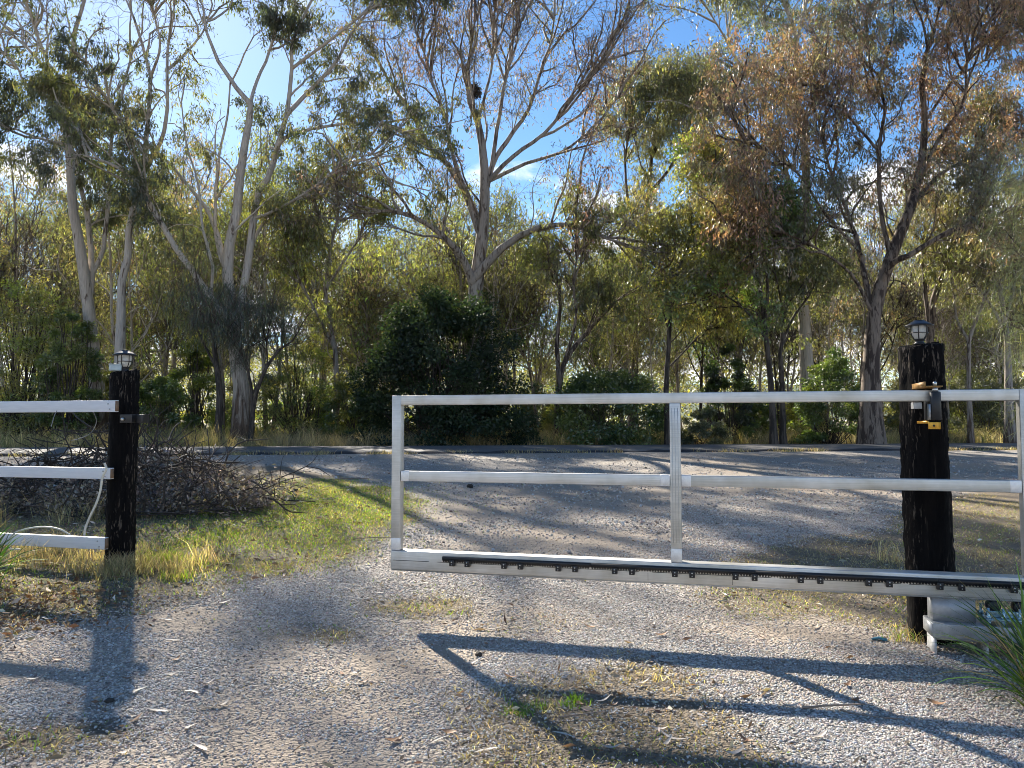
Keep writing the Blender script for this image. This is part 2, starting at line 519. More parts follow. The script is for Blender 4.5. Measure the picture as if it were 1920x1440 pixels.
# ground: soil, dry thatch, gravel, by per-point amounts
def ground_material(name):
    m, nt, b = new_mat(name)
    v = coords(nt)
    at = N(nt, 'ShaderNodeAttribute', attribute_name='tint')
    sp = N(nt, 'ShaderNodeSeparateColor')
    nt.links.new(at.outputs['Color'], sp.inputs[0])
    vor = N(nt, 'ShaderNodeTexVoronoi'); vor.inputs['Scale'].default_value = 62
    nt.links.new(v, vor.inputs['Vector'])
    sc = N(nt, 'ShaderNodeSeparateColor'); nt.links.new(vor.outputs['Color'], sc.inputs[0])
    grav = ramp(nt, sc.outputs[0], [(0.0, (0.18, 0.167, 0.15)), (0.35, (0.34, 0.31, 0.28)), (0.75, (0.47, 0.43, 0.385)), (1.0, (0.60, 0.55, 0.49))])
    dust = noise(nt, v, 1.4, 5, 0.6)
    grav = mixc(nt, ramp(nt, dust, [(0.48, (0, 0, 0)), (0.72, (0.55, 0.55, 0.55))]), grav, (0.40, 0.335, 0.27))
    spk = noise(nt, v, 11, 5, 0.75)
    grav = mixc(nt, ramp(nt, spk, [(0.30, (0.75, 0.75, 0.75)), (0.42, (0, 0, 0))]), grav, (0.13, 0.115, 0.10))
    grav = mixc(nt, ramp(nt, spk, [(0.60, (0, 0, 0)), (0.72, (0.6, 0.6, 0.6))]), grav, (0.46, 0.41, 0.36))
    sand = mixc(nt, sp.outputs[2], grav, (0.43, 0.355, 0.28))
    fine = noise(nt, v, 34, 6, 0.7)
    soil = ramp(nt, fine, [(0.3, (0.11, 0.082, 0.058)), (0.52, (0.23, 0.185, 0.13)), (0.72, (0.37, 0.31, 0.225))])
    soil = mixc(nt, sp.outputs[1], soil, (0.08, 0.115, 0.03))
    edge = noise(nt, v, 9, 5, 0.65)
    ad = N(nt, 'ShaderNodeMath', operation='ADD'); nt.links.new(sp.outputs[0], ad.inputs[0]); nt.links.new(edge, ad.inputs[1])
    msk = N(nt, 'ShaderNodeMapRange', interpolation_type='SMOOTHSTEP')
    msk.inputs['From Min'].default_value = 0.72; msk.inputs['From Max'].default_value = 1.18
    nt.links.new(ad.outputs[0], msk.inputs['Value'])
    nt.links.new(mixc(nt, msk.outputs[0], soil, sand), b.inputs['Base Color'])
    b.inputs['Roughness'].default_value = 0.9
    hh = N(nt, 'ShaderNodeMath', operation='MULTIPLY_ADD')
    nt.links.new(vor.outputs['Distance'], hh.inputs[0]); hh.inputs[1].default_value = -0.8
    nt.links.new(fine, hh.inputs[2])
    h2 = N(nt, 'ShaderNodeMath', operation='MULTIPLY_ADD'); nt.links.new(spk, h2.inputs[0]); h2.inputs[1].default_value = 2.2; nt.links.new(hh.outputs[0], h2.inputs[2])
    bump(nt, b, h2.outputs[0], 1.0, 0.025)
    return m
M['ground'] = ground_material('soil_grass_and_gravel')

def tint_simple(name, rough, inst=False):
    m, nt, b = new_mat(name)
    at = N(nt, 'ShaderNodeAttribute', attribute_name='tint')
    if inst: at.attribute_type = 'INSTANCER'
    nt.links.new(at.outputs['Color'], b.inputs['Base Color'])
    b.inputs['Roughness'].default_value = rough
    return m
M['pebble'] = tint_simple('gravel_stone', 0.8, True)

# ------------------------------------------------------------------ ground masks (world space)
def poly_world(pp):
    return np.array([G(*p)[:2] for p in pp])
def inside(poly, x, y):
    r = np.zeros(x.shape, bool)
    n = len(poly)
    for i in range(n):
        x0, y0 = poly[i]; x1, y1 = poly[(i+1) % n]
        c = ((y0 > y) != (y1 > y)) & (x < (x1-x0)*(y-y0)/(y1-y0+1e-12)+x0)
        r ^= c
    return r
def soft_inside(poly, x, y, w):
    a = np.zeros(x.shape)
    jx = (fbm(x, y, 1.3)-0.5)*w*3.0; jy = (fbm(x+31, y+17, 1.3)-0.5)*w*3.0
    offs = [(0,0),(1,0),(-1,0),(0,1),(0,-1),(.6,.6),(-.6,.6),(.6,-.6),(-.6,-.6)]
    for ox, oy in offs:
        a += inside(poly, x+jx+ox*w, y+jy+oy*w)
    return a/len(offs)
PL = poly_world([(-500,1300),(0,1192),(180,1142),(350,1108),(560,1078),(700,1042),(790,985),(765,935),(640,890),(520,874),(300,872),(-900,880)])
PR = poly_world([(2600,890),(1920,912),(1770,932),(1670,985),(1440,1035),(1375,1065),(1320,1110),(1340,1145),(1500,1160),(1720,1190),(1800,1230),(2700,1250)])
PB = poly_world([(830,1440),(880,1350),(1010,1275),(1120,1255),(1260,1232),(1330,1262),(1450,1335),(1520,1440)])
PB = np.vstack([PB, [[1.1, 1.5], [-0.3, 1.5]]])
def blob(px, py, rx, ry):
    c = G(px, py); a = G(px+rx, py); b_ = G(px, py-ry*0.9)
    return (c[0], c[1], max(0.05, abs(a[0]-c[0])), max(0.05, abs(b_[1]-c[1])))
GRASS_BLOBS = [(blob(*q), k) for q, k in [((800,1140,120,30),1.1), ((600,1190,130,24),.9), ((100,1385,170,45),1.1), ((1190,1265,110,20),.9), ((1000,1170,130,20),.6),
     ((480,1275,50,8),.35), ((1450,1140,150,28),1.0), ((170,1330,70,25),.9), ((640,1300,160,26),.6), ((1500,1300,90,30),.6)]]
SAND_BLOBS = [blob(*q) for q in [(650,1330,170,50), (760,1245,150,45), (880,1165,170,36), (520,1420,170,45), (320,1165,160,30), (1000,1010,220,34), (1100,930,180,28), (1480,1180,170,34), (1500,920,200,16)]]
LAWN = [blob(600,945,200,46), blob(500,975,120,40), blob(700,965,90,36), blob(330,1025,60,25)]
def g_blob(bl, x, y):
    return np.exp(-(((x-bl[0])/bl[2])**2 + ((y-bl[1])/bl[3])**2)*0.9)
def masks(x, y):
    """gravel amount, green amount, sand amount"""
    x = np.asarray(x, float); y = np.asarray(y, float)
    veg = np.maximum(soft_inside(PL, x, y, 0.28), soft_inside(PR, x, y, 0.24))
    veg = np.maximum(veg, 0.85*soft_inside(PB, x, y, 0.22))
    n = fbm(x, y, 3.1)
    for bl, k in GRASS_BLOBS:
        veg = np.maximum(veg, k*g_blob(bl, x, y)*np.clip(0.4+1.4*(n-0.2), 0, 1.2))
    s = sroad(x, y)
    veg = np.where(s > 20, 1.0, veg)
    veg = np.maximum(veg, sstep(14, 20, -x-0.1*y)*1.0)
    grav = 1-np.clip(veg, 0, 1)
    green = np.zeros(x.shape)
    for bl in LAWN:
        green = np.maximum(green, g_blob(bl, x, y))
    green = green*np.clip(0.5+1.2*(fbm(x, y, 2.2)-0.25), 0, 1.2)
    green = np.clip(green, 0, 1)*(s < 20) + 0.25*(s > 26)
    sand = np.clip((fbm(x+9, y-4, 0.9)-0.50)*3.6, 0, 1)
    for bl in SAND_BLOBS:
        sand = np.maximum(sand, np.clip(1.7*g_blob(bl, x, y)*np.clip(0.1+1.5*fbm(x, y, 2.6), 0, 1), 0, 1))
    sand = sand*grav*(s < 19)
    return grav, green, sand

# ------------------------------------------------------------------ the setting
def graded(lo, hi, fine, centre, step, grow):
    a = [centre]
    st = step
    while a[-1] < hi:
        if a[-1] > fine: st *= grow
        a.append(a[-1]+st)
    b_ = [centre]; st = step
    while b_[-1] > lo:
        if b_[-1] < -fine: st *= grow
        b_.append(b_[-1]-st)
    return np.array(sorted(set(b_[1:]+a)))
gxs = graded(-1500, 1500, 7.0, 0.0, 0.10, 1.10)
gys = [0.4]
st = 0.09
while gys[-1] < 2200:
    if gys[-1] > 9: st *= 1.022
    if gys[-1] > 40: st *= 1.06
    gys.append(gys[-1]+st)
gys = np.concatenate([[-1500, -400, -80, -20, -6, -2, -0.5], np.array(gys)])
GX, GY = np.meshgrid(gxs, gys)
def grid_faces(ny, nx):
    i = np.arange(ny-1)[:, None]; j = np.arange(nx-1)[None, :]
    a = i*nx+j
    return np.stack([a, a+1, a+nx+1, a+nx], -1).reshape(-1, 4)
gxf, gyf = GX.ravel(), GY.ravel()
gzf = gz(gxf, gyf)
gr, gg, gs_ = masks(gxf, gyf)
F_all = grid_faces(len(gys), len(gxs))
me = mesh_np('ground', np.stack([gxf, gyf, gzf], 1), [F_all], M['ground'], np.stack([gr, gg, gs_], 1), True)
tag(link('ground', me), kind='structure')
# driveway: its own sheet just above the soil, ragged outline
fc = gr[F_all].mean(1)
s_c = sroad(gxf, gyf)[F_all].mean(1)
keep = (fc > 0.42) & (s_c < 19.9) & (np.abs(gxf[F_all].mean(1)) < 40) & (gyf[F_all].mean(1) > -8)
Fd = F_all[keep]
used, inv = np.unique(Fd, return_inverse=True)
Fd = inv.reshape(-1, 4)
num = np.bincount(Fd.ravel(), minlength=len(used))
d_off = np.where(num >= 4, 0.006, -0.012)          # the rim dips into the soil
me = mesh_np('gravel_driveway', np.stack([gxf[used], gyf[used], gzf[used]+d_off], 1), [Fd], M['ground'], np.stack([gr, gg, gs_], 1)[used], True)
tag(link('gravel_driveway', me), kind='structure')

# road: a slab with a broken near edge, its shade painted dark
rx = np.concatenate([np.linspace(-160, -24, 30), np.linspace(-23, 27, 260), np.linspace(28, 200, 30)])
V = []
prof = [(ROAD_A-0.10, -0.03), (ROAD_A, 0.055), (ROAD_A+0.5, 0.075), ((ROAD_A+ROAD_B)/2, 0.115), (ROAD_B-0.4, 0.085), (ROAD_B, 0.075), (ROAD_B+0.1, -0.02)]
for k, (s0, dz) in enumerate(prof):
    wob = (fbm(rx, rx*0+k*0+3, 1.1)-0.5)*0.6*(k < 2) + (fbm(rx, rx*0+40, 1.0)-0.5)*0.25*(k > 4)
    yy = s0 + wob + ROAD_SLOPE*rx
    zz = 0.63 + dz + (fbm(rx, rx*0+9, 1.7)-0.55)*0.09*(k == 1) + 0*rx
    V.append(np.stack([rx, yy, zz], 1))
V = np.concatenate(V)
me = mesh_np('road', V, [grid_faces(len(prof), len(rx))], M['asphalt'], None, False)
me.materials.append(M['asphalt_edge'])
mi = np.zeros(len(me.polygons), np.int32); mi[:len(rx)-1] = 1
me.polygons.foreach_set('material_index', mi)
tag(link('road', me), kind='structure')

# hill glimpsed beyond the trees
hx = np.linspace(-700, 700, 90); hy = np.linspace(380, 900, 24)
HX, HY = np.meshgrid(hx, hy)
hz = 62*np.exp(-((HX+190)/230)**2 - ((HY-640)/170)**2) + 34*np.exp(-((HX-260)/280)**2 - ((HY-700)/190)**2) + 9*fbm(HX, HY, 0.02) - 2
hm = simple('wooded_hill', (0.055, 0.085, 0.045), 0.95, 0, 0.5, 0.06)
me = mesh_np('hill', np.stack([HX.ravel(), HY.ravel(), hz.ravel()], 1), [grid_faces(24, 90)], hm, None, True)
tag(link('hill', me), kind='structure')

def wood_mesh(V, F, wood, bark, base=0.0):
    me = mesh_np('trunk', np.concatenate([V, wood[0]-base]), [np.concatenate([F, wood[1]+len(V)])], M[bark], None, True)
    me.materials.append(M['twig_bark'])
    mi = np.zeros(len(me.polygons), np.int32); mi[len(me.polygons)-wood[2]:] = 1
    me.polygons.foreach_set('material_index', mi)
    return me

# ------------------------------------------------------------------ vegetation generators
def leaves_mesh(pos, axis, length, width, col, fold=0.25):
    """rhombic folded leaves; pos (n,3), axis (n,3), length (n), width(n), col (n,3)"""
    n = len(pos)
    side = norm(np.cross(axis, rng.normal(size=(n, 3))))
    up = np.cross(axis, side)
    L = length[:, None]; W = width[:, None]
    a = pos
    m_ = pos + axis*L*0.45
    b1 = m_ + side*W*0.5 + up*W*fold
    b2 = m_ - side*W*0.5 + up*W*fold
    c_ = pos + axis*L + up*L*rng.normal(0, 0.06, (n, 1))
    V = np.stack([a, b1, c_, b2], 1).reshape(-1, 3)
    i = np.arange(n)[:, None]*4
    F = np.concatenate([i+np.array([[0, 1, 2]]), i+np.array([[0, 2, 3]])])
    C = np.repeat(col, 4, 0)
    return V, F, C

def sickles(pos, axis, length, width, col):
    n = len(pos)
    side = norm(np.cross(axis, rng.normal(size=(n, 3))))
    V = np.stack([pos, pos+axis*(length*0.5)[:, None]+side*width[:, None], pos+axis*length[:, None]], 1).reshape(-1, 3)
    return V, np.arange(n*3).reshape(-1, 3), np.repeat(col, 3, 0)

def shades_front(p):
    """true where the shadow of p falls on the sunlit ground in front of the gate"""
    t = p[:, 2]/sun_dir.z
    gx_ = p[:, 0]-sun_dir.x*t; gy_ = p[:, 1]-sun_dir.y*t
    return ((gy_ < 7.2) & (gy_ > 1.5) & (gx_ > -4.5) & (gx_ < 2.4)) | ((gy_ < 12) & (gy_ > 7.0) & (gx_ > -4.2) & (gx_ < -0.2))

def shades_lawn(p):
    t = p[:, 2]/sun_dir.z
    gx_ = p[:, 0]-sun_dir.x*t; gy_ = p[:, 1]-sun_dir.y*t
    return (gy_ < 12) & (gy_ > 6.8) & (gx_ > -4.2) & (gx_ < -0.2)

def shades_drive(p):
    t = p[:, 2]/sun_dir.z
    gx_ = p[:, 0]-sun_dir.x*t; gy_ = p[:, 1]-sun_dir.y*t
    return (gy_ < 17) & (gy_ > 7.0) & (gx_ > -0.4) & (gx_ < 8)

def vary(base, n, dv=0.3, dh=0.12):
    base = np.asarray(base, float)
    c = base[rng.integers(0, len(base), n)] if base.ndim == 2 else np.tile(base, (n, 1))
    c = c*np.exp(rng.normal(0, dv, (n, 1)))*np.exp(rng.normal(0, dh, (n, 3)))
    return np.clip(c, 0.002, 0.85)

def walk(p, d, L, K, wob, trop):
    """vectorised random walk; p,d (n,3), L (n)"""
    pts = [p]
    d = norm(d)
    st = (L/K)[:, None]
    for _ in range(K):
        d = norm(d + rng.normal(0, wob, d.shape) + np.array([0, 0, trop]))
        pts.append(pts[-1]+d*st)
    return np.stack(pts, 1)

def catmull(pts, rad, K):
    pts = np.asarray(pts, float); rad = np.asarray(rad, float)
    p = np.vstack([2*pts[0]-pts[1], pts, 2*pts[-1]-pts[-2]])
    out = []; ro = []
    n = len(pts)-1
    for t in np.linspace(0, n-1e-6, K):
        i = int(t); f = t-i
        p0, p1, p2, p3 = p[i], p[i+1], p[i+2], p[i+3]
        out.append(0.5*((2*p1)+(-p0+p2)*f+(2*p0-5*p1+4*p2-p3)*f*f+(-p0+3*p1-3*p2+p3)*f**3))
        ro.append(rad[i]*(1-f)+rad[min(i+1, n)]*f)
    return np.array(out), np.array(ro)

def spawn(pts, n_per, t0, t1, spread, up, out_bias=None):
    """children along branches: pts (N,K,3) -> start, dir, parent index, t"""
    Nn, K, _ = pts.shape
    idx = np.repeat(np.arange(Nn), n_per)
    m_ = len(idx)
    t = t0+(t1-t0)*rng.random(m_)**0.8
    f = t*(K-1); i = np.clip(f.astype(int), 0, K-2); fr = (f-i)[:, None]
    a = pts[idx, i]; b_ = pts[idx, i+1]
    p = a*(1-fr)+b_*fr
    tan = norm(b_-a)
    perp = rng.normal(size=(m_, 3))
    perp = norm(perp-tan*(perp*tan).sum(1, keepdims=True))
    sp = spread*(0.6+0.8*rng.random((m_, 1)))
    d = norm(tan*np.cos(sp)+perp*np.sin(sp)+np.array([0, 0, up]))
    return p, d, idx, t

def make_crown(limbs_pts, limbs_rad, cfg):
    """limbs (N,K,3): grows branches, twigs and leaves.  returns wood (V,F), leaves (V,F,C)"""
    wood = []
    def addw(pts, r0, r1, n):
        r = np.linspace(0, 1, pts.shape[1])[None, :]
        rad = r0[:, None]*(1-r)+r1[:, None]*r
        wood.append(tubes(pts, rad*cfg.get('thin', 0.95), n))
    n1, n2, n3, nl = cfg['n']
    nl = int(round(nl*1.15*cfg.get('more', 1.6)))
    l1, l2, l3 = cfg['len']
    up = cfg.get('up', 0.25)
    p, d, idx, t = spawn(limbs_pts, n1, cfg.get('t0', 0.4), 1.0, cfg.get('spread', 0.75), up)
    tips = limbs_pts[:, -1]; td = norm(limbs_pts[:, -1]-limbs_pts[:, -2])
    p = np.vstack([p, tips, tips]); d = np.vstack([d, norm(td+rng.normal(0, .25, td.shape)), norm(td+rng.normal(0, .35, td.shape))])
    zmin = cfg.get('zmin', 0)
    k = p[:, 2] > zmin
    p, d = p[k], d[k]
    k = ~shades_front(p+d*l1*0.5) | (rng.random(len(p)) < 0.5)
    p, d = p[k], d[k]
    L = l1*(0.5+rng.random(len(p)))
    b1 = walk(p, d, L, 6, cfg.get('wob', 0.22), 0.05)
    r1 = np.clip(L*0.018, 0.014, 0.06)
    addw(b1, r1, r1*0.45, 5)
    p, d, idx, t = spawn(b1, n2, 0.25, 1.0, 0.7, 0.12)
    k = (~shades_front(p) | (rng.random(len(p)) < 0.6)) & (~shades_drive(p) | (rng.random(len(p)) < 0.5))
    p, d = p[k], d[k]
    k = ~shades_lawn(p) | (rng.random(len(p)) < 0.4)
    p, d = p[k], d[k]
    L = l2*(0.5+rng.random(len(p)))
    b2 = walk(p, d, L, 3, 0.25, 0.03)
    r2 = np.full(len(L), cfg.get('r2', 0.0095))
    addw(b2, r2, r2*0.6, 3)
    p, d, idx, t = spawn(b2, n3, 0.3, 1.0, 0.7, cfg.get('up3', -0.1))
    L = 1.3*l3*(0.5+rng.random(len(p)))
    b3 = walk(p, d, L, 1, 0.25, -0.2)
    r3 = np.full(len(L), cfg.get('r3', 0.005))
    addw(b3, r3, r3*0.6, 3)
    # leaves: clumped by dropping whole branches
    den = vnoise(b3[:, 0, 0]*0.9+b3[:, 0, 2]*0.7, b3[:, 0, 1]*0.9-b3[:, 0, 2]*0.6, cfg.get('cl', 0.8))
    keepb = den > 0.78*cfg.get('bare', 0.3)
    b3 = b3[keepb]
    sf = shades_front(b3[:, 0])
    b3 = b3[~sf | (rng.random(len(b3)) < 0.55)]
    zt = cfg.get('ztop')
    if zt is not None:
        b3 = b3[(b3[:, 0, 2] < zt) | (rng.random(len(b3)) < 0.18)]
    lp, ld, li, lt = spawn(b3, nl, 0.1, 1.0, 0.9, 0)
    ax = norm(ld*cfg.get('ldir', 0.35)+np.array([0, 0, -cfg.get('droop', 0.9)])+rng.normal(0, 0.42, ld.shape))
    ll = cfg.get('leaf', 0.15)*(0.65+0.7*rng.random(len(lp)))
    lw = ll*cfg.get('aspect', 0.25)
    # colour: one base per branchlet so that clumps differ
    cols = np.asarray(cfg['cols'], float)
    pick = (vnoise(b3[:, 0, 0]+5, b3[:, 0, 2]+b3[:, 0, 1]*.5, 0.55)*1.7-0.35)
    pick = np.clip((pick*len(cols)).astype(int)+rng.integers(-1, 2, len(b3))*(rng.random(len(b3)) < 0.35), 0, len(cols)-1)
    bc = 1.35*cols[pick]*np.exp(rng.normal(0, 0.22, (len(b3), 1)))
    col = np.clip(bc[li]*np.exp(rng.normal(0, 0.18, (len(lp), 1)))*np.exp(rng.normal(0, 0.06, (len(lp), 3))), 0.003, 0.7)
    lp = lp+rng.normal(0, cfg.get('loose', 0.085), lp.shape)
    lv = sickles(lp, ax, ll, lw, col)
    V = []; F = []; o = 0
    for v, f in wood:
        V.append(v); F.append(f+o); o += len(v)
    return (np.concatenate(V), np.concatenate(F), sum(len(f) for v, f in wood[1:])), lv

def limb_arrays(limbs, K=16):
    a = []; r = []
    for pts, rad in limbs:
        p, q = catmull(pts, rad, K)
        seg = np.linalg.norm(p[-1]-p[0])
        w = np.sin(np.linspace(0, math.pi, K))[:, None]
        p = p + rng.normal(0, 0.012*seg/3, p.shape)*w*0.5
        a.append(p); r.append(q)
    return np.array(a), np.array(r)

def tree_object(name, limbs, bark, cfg, label, group=None, crown_limbs=None, flare=True):
    """limbs in world space; the Empty stands at the foot of the first limb"""
    pts, rad = limb_arrays(limbs)
    base = pts[0, 0].copy()
    for i in range(1, len(pts)):
        prev = pts[:i].reshape(-1, 3)
        j = np.argmin(np.linalg.norm(prev-pts[i, 0], axis=1))
        w = np.clip(1-np.linspace(0, 1, pts.shape[1])*2.2, 0, 1)[:, None]**1.5
        pts[i] += (prev[j]-pts[i, 0])*w
    if flare:
        fl = 1+0.7*np.exp(-np.linspace(0, 1, pts.shape[1])*14)
        rad[0] = rad[0]*fl
    V, F = tubes(pts-base, rad, 10)
    F_t = F
    root = empty(name, tuple(base))
    wood, lv = make_crown(pts if crown_limbs is None else pts[crown_limbs], rad, cfg)
    link('trunk', wood_mesh(V, F_t, wood, bark, base), root)
    cr = link('crown', mesh_np('crown', lv[0]-base, [lv[1]], M['leaf'], lv[2]), root)
    cr['kind'] = 'stuff'
    tag(root, label, 'tree', group)
    return root

def lim(pp, w0, w1, D, d1=0.0, foot=False):
    """traced limb: photograph points, widths in photograph pixels, distance, change of distance to the tip"""
    n = len(pp); out = []; rad = []
    ph = random.random()*6
    for i, (x, y) in enumerate(pp):
        t = i/(n-1)
        dd = D+d1*t+0.25*math.sin(ph+t*5)*min(1, t*3)
        q = P(x, y, dd)
        out.append(q); rad.append((w0*(1-t)**1.0+w1*t)*0.36*dd/FPX)
    if foot:
        f = out[0].copy()
        f[2] = float(gz(f[0], f[1]))-0.15
        if f[2] < out[0][2]-0.05:
            out.insert(0, f); rad.insert(0, rad[0]*1.12)
    return out, rad

OLIVE = [(0.050, 0.062, 0.026), (0.075, 0.085, 0.034), (0.10, 0.105, 0.042), (0.085, 0.082, 0.040)]
DARKO = [(0.030, 0.038, 0.020), (0.045, 0.052, 0.026), (0.07, 0.072, 0.034)]
RUST = [(0.075, 0.076, 0.045), (0.115, 0.09, 0.06), (0.15, 0.095, 0.068), (0.10, 0.09, 0.052)]
YELLOW = [(0.10, 0.115, 0.034), (0.15, 0.16, 0.04), (0.19, 0.185, 0.05), (0.13, 0.12, 0.045)]
GREYG = [(0.070, 0.085, 0.048), (0.10, 0.115, 0.065), (0.13, 0.14, 0.085)]
FRESH = [(0.055, 0.09, 0.020), (0.09, 0.14, 0.028), (0.14, 0.18, 0.035)]

def cfg(n, ln, cols, **k):
    c = dict(n=n, len=ln, cols=cols); c.update(k); return c

# ------------------------------------------------------------------ the large gums across the road
tree_object('gum_tree', [
    lim([(184,760),(174,660),(168,590),(157,500),(145,430),(134,370),(130,283),(123,233),(127,180),(137,80),(150,30),(170,-40)], 34, 7, 27.5, -1, True),
    lim([(166,580),(172,520),(170,467),(163,400),(147,330),(140,290)], 18, 9, 27.3, 1),
    lim([(123,240),(100,150),(72,70),(45,-10)], 12, 5, 26.8, -1.5),
    lim([(126,190),(70,110),(30,70),(-10,30)], 10, 4, 26.8, 1),
    lim([(130,300),(80,265),(20,240),(-60,230)], 8, 3, 27, -2.0),
    lim([(170,520),(192,467),(203,367),(213,233),(235,150),(250,90)], 13, 5, 27.6, 2),
    lim([(127,200),(60,170),(20,110),(-30,90)], 9, 3, 26.8, 2.0),
    ], 'bark_white', cfg((10, 5, 6, 9), (2.0, 0.9, 0.4), DARKO+OLIVE[:1], more=4.0, cl=0.6, t0=0.36, bare=0.34, zmin=6.2, ztop=13.3),
    'tall white-barked gum with forked trunks left of the fence lamp', 'tall gums across the road')
tree_object('gum_tree', [
    lim([(224,700),(226,600),(232,520),(240,460),(248,383),(257,350),(272,290),(283,150),(263,67),(240,10),(232,-15)], 24, 3, 25.5, 1, True),
    lim([(262,330),(300,270),(313,200),(313,100),(322,50),(328,0)], 13, 3, 25.6, -2),
    lim([(283,160),(300,90),(290,30),(280,0)], 8, 2.5, 25.9, -1),
    lim([(268,300),(220,220),(190,170),(160,120)], 8, 3, 25.5, -2),
    lim([(313,150),(350,100),(380,60),(395,20)], 8, 3, 25.0, 2),
    ], 'bark_white', cfg((13, 5, 6, 9), (1.8, 0.9, 0.4), DARKO+OLIVE[:2], more=4.0, cl=0.6, t0=0.36, bare=0.30, zmin=6.2, ztop=12.9),
    'slim white gum with dark bark flakes rising straight behind the fence lamp', 'tall gums across the road')
tree_object('gum_tree', [
    lim([(452,790),(450,700),(436,620),(427,540),(433,470),(443,400),(452,320),(461,260),(470,200),(462,186),(417,130),(390,70),(380,10)], 38, 5, 25.5, -0.5, True),
    lim([(440,680),(420,610),(388,560),(360,510),(333,470),(300,415),(267,358),(240,325),(190,300),(150,290)], 24, 5, 25.4, -2),
    lim([(452,660),(462,560),(472,480),(480,383),(503,333),(520,280),(537,213),(545,150),(548,83),(570,30),(600,-30)], 23, 5, 25.6, 1.0),
    lim([(536,215),(575,175),(627,120),(660,60),(700,10)], 13, 4, 26.2, 1.5),
    lim([(478,300),(505,275),(550,250),(633,234),(700,232),(760,250)], 12, 4, 25.9, -1.5),
    lim([(430,520),(412,450),(393,403),(363,360),(300,290),(240,240),(190,215)], 14, 4, 25.4, 1.5),
    lim([(470,205),(480,160),(510,83),(530,10),(540,-50)], 10, 4, 25.3, 1.5),
    lim([(548,100),(620,70),(690,20),(760,-20)], 9, 3, 26.4, -1.5),
    lim([(429,545),(408,470),(404,380),(410,290),(426,220),(432,150)], 11, 4, 25.4, 1),
    lim([(472,470),(492,420),(540,382),(600,360),(670,330)], 9, 3, 25.6, 1.5),
    lim([(388,560),(395,500),(380,430),(372,350),(350,270),(340,190)], 10, 3, 25.3, -1),
    lim([(480,400),(520,390),(590,350),(650,300),(700,290)], 8, 3, 25.7, -1.5),
    ], 'bark_white', cfg((10, 5, 6, 9), (1.9, 0.85, 0.4), DARKO+OLIVE, more=2.7, cl=0.6, t0=0.34, bare=0.38, zmin=5.2),
    'broad many-stemmed gum with cream limbs beside the bright green bush', 'tall gums across the road')
tree_object('gum_tree', [
    lim([(893,700),(890,620),(892,560),(898,500),(904,440),(909,390),(907,330),(903,270),(893,220),(876,170),(880,110),(890,40)], 47, 5, 27.5, 0, True),
    lim([(886,560),(872,505),(850,465),(815,430),(772,405),(720,395),(680,410)], 24, 5, 27.4, -2.0),
    lim([(902,520),(925,485),(960,452),(1000,430),(1055,421),(1105,435),(1160,455)], 26, 5, 27.4, -1.5),
    lim([(900,470),(880,400),(862,350),(830,300),(800,270),(770,210),(742,170),(710,120),(690,80)], 20, 4, 27.6, 2),
    lim([(908,360),(925,300),(950,265),(985,215),(1010,150),(1030,90),(1040,30)], 16, 4, 27.5, 1.5),
    lim([(915,330),(960,290),(1020,250),(1070,190),(1110,140),(1140,90)], 13, 4, 27.4, -2),
    lim([(912,345),(980,310),(1060,280),(1120,230),(1160,180)], 11, 3, 27.4, 1),
    lim([(880,390),(850,300),(835,220),(810,150),(790,80)], 12, 4, 27.6, -1.5),
    lim([(905,300),(930,220),(950,140),(965,60),(975,10)], 12, 4, 27.5, 1),
    lim([(893,220),(920,130),(925,60),(930,0)], 8, 3, 27.5, -1),
    ], 'bark_grey', cfg((14, 7, 5, 5), (2.3, 1.0, 0.42), [(0.075,0.07,0.045),(0.10,0.07,0.06),(0.13,0.075,0.065),(0.09,0.07,0.055)], t0=0.34, bare=0.48, more=1.2, wob=0.17, up=0.4, zmin=4.4, leaf=0.13, r3=0.0055, r2=0.011, thin=0.95),
    'big spreading half-bare gum with reddish twigs above the dark shrub')
tree_object('gum_tree', [
    lim([(1188,760),(1192,640),(1198,520),(1208,420),(1218,340),(1226,260),(1236,200)], 20, 5, 34, 0, True),
    lim([(1204,460),(1180,390),(1172,300),(1185,230)], 9, 4, 34, -1),
    lim([(1214,380),(1260,310),(1290,240),(1300,200)], 9, 4, 34, 1),
    lim([(1222,300),(1250,240),(1265,190),(1270,165)], 7, 3, 34, -1),
    ], 'bark_brown', cfg((15, 6, 6, 8), (1.8, 0.85, 0.45), GREYG+OLIVE[1:3], more=1.3, t0=0.38, bare=0.28, zmin=5.0, leaf=0.17),
    'rounded grey-green gum against clear blue sky right of the half-bare gum')
tree_object('gum_tree', [
    lim([(1514,745),(1511,650),(1506,560),(1508,480),(1511,400),(1510,283),(1497,207),(1492,150),(1495,67),(1477,27),(1460,-30)], 34, 7, 30, 0, True),
    lim([(1507,500),(1495,420),(1480,350),(1460,260),(1440,217),(1413,150),(1383,113),(1357,67),(1320,5)], 16, 4, 30, -1.5),
    lim([(1495,70),(1505,30),(1520,-20)], 9, 4, 30, 1),
    lim([(1500,240),(1535,170),(1560,110),(1600,60),(1640,10)], 9, 3, 30, 1.5),
    lim([(1462,270),(1420,230),(1370,215),(1320,190)], 7, 3, 29, 1),
    lim([(1492,160),(1450,90),(1430,30),(1420,-30)], 8, 3, 30, 1),
    ], 'bark_white', cfg((14, 6, 6, 9), (2.0, 0.9, 0.45), GREYG+OLIVE, more=1.4, t0=0.38, bare=0.40, zmin=8.0),
    'tallest straight pale gum on the right with open silvery crown')
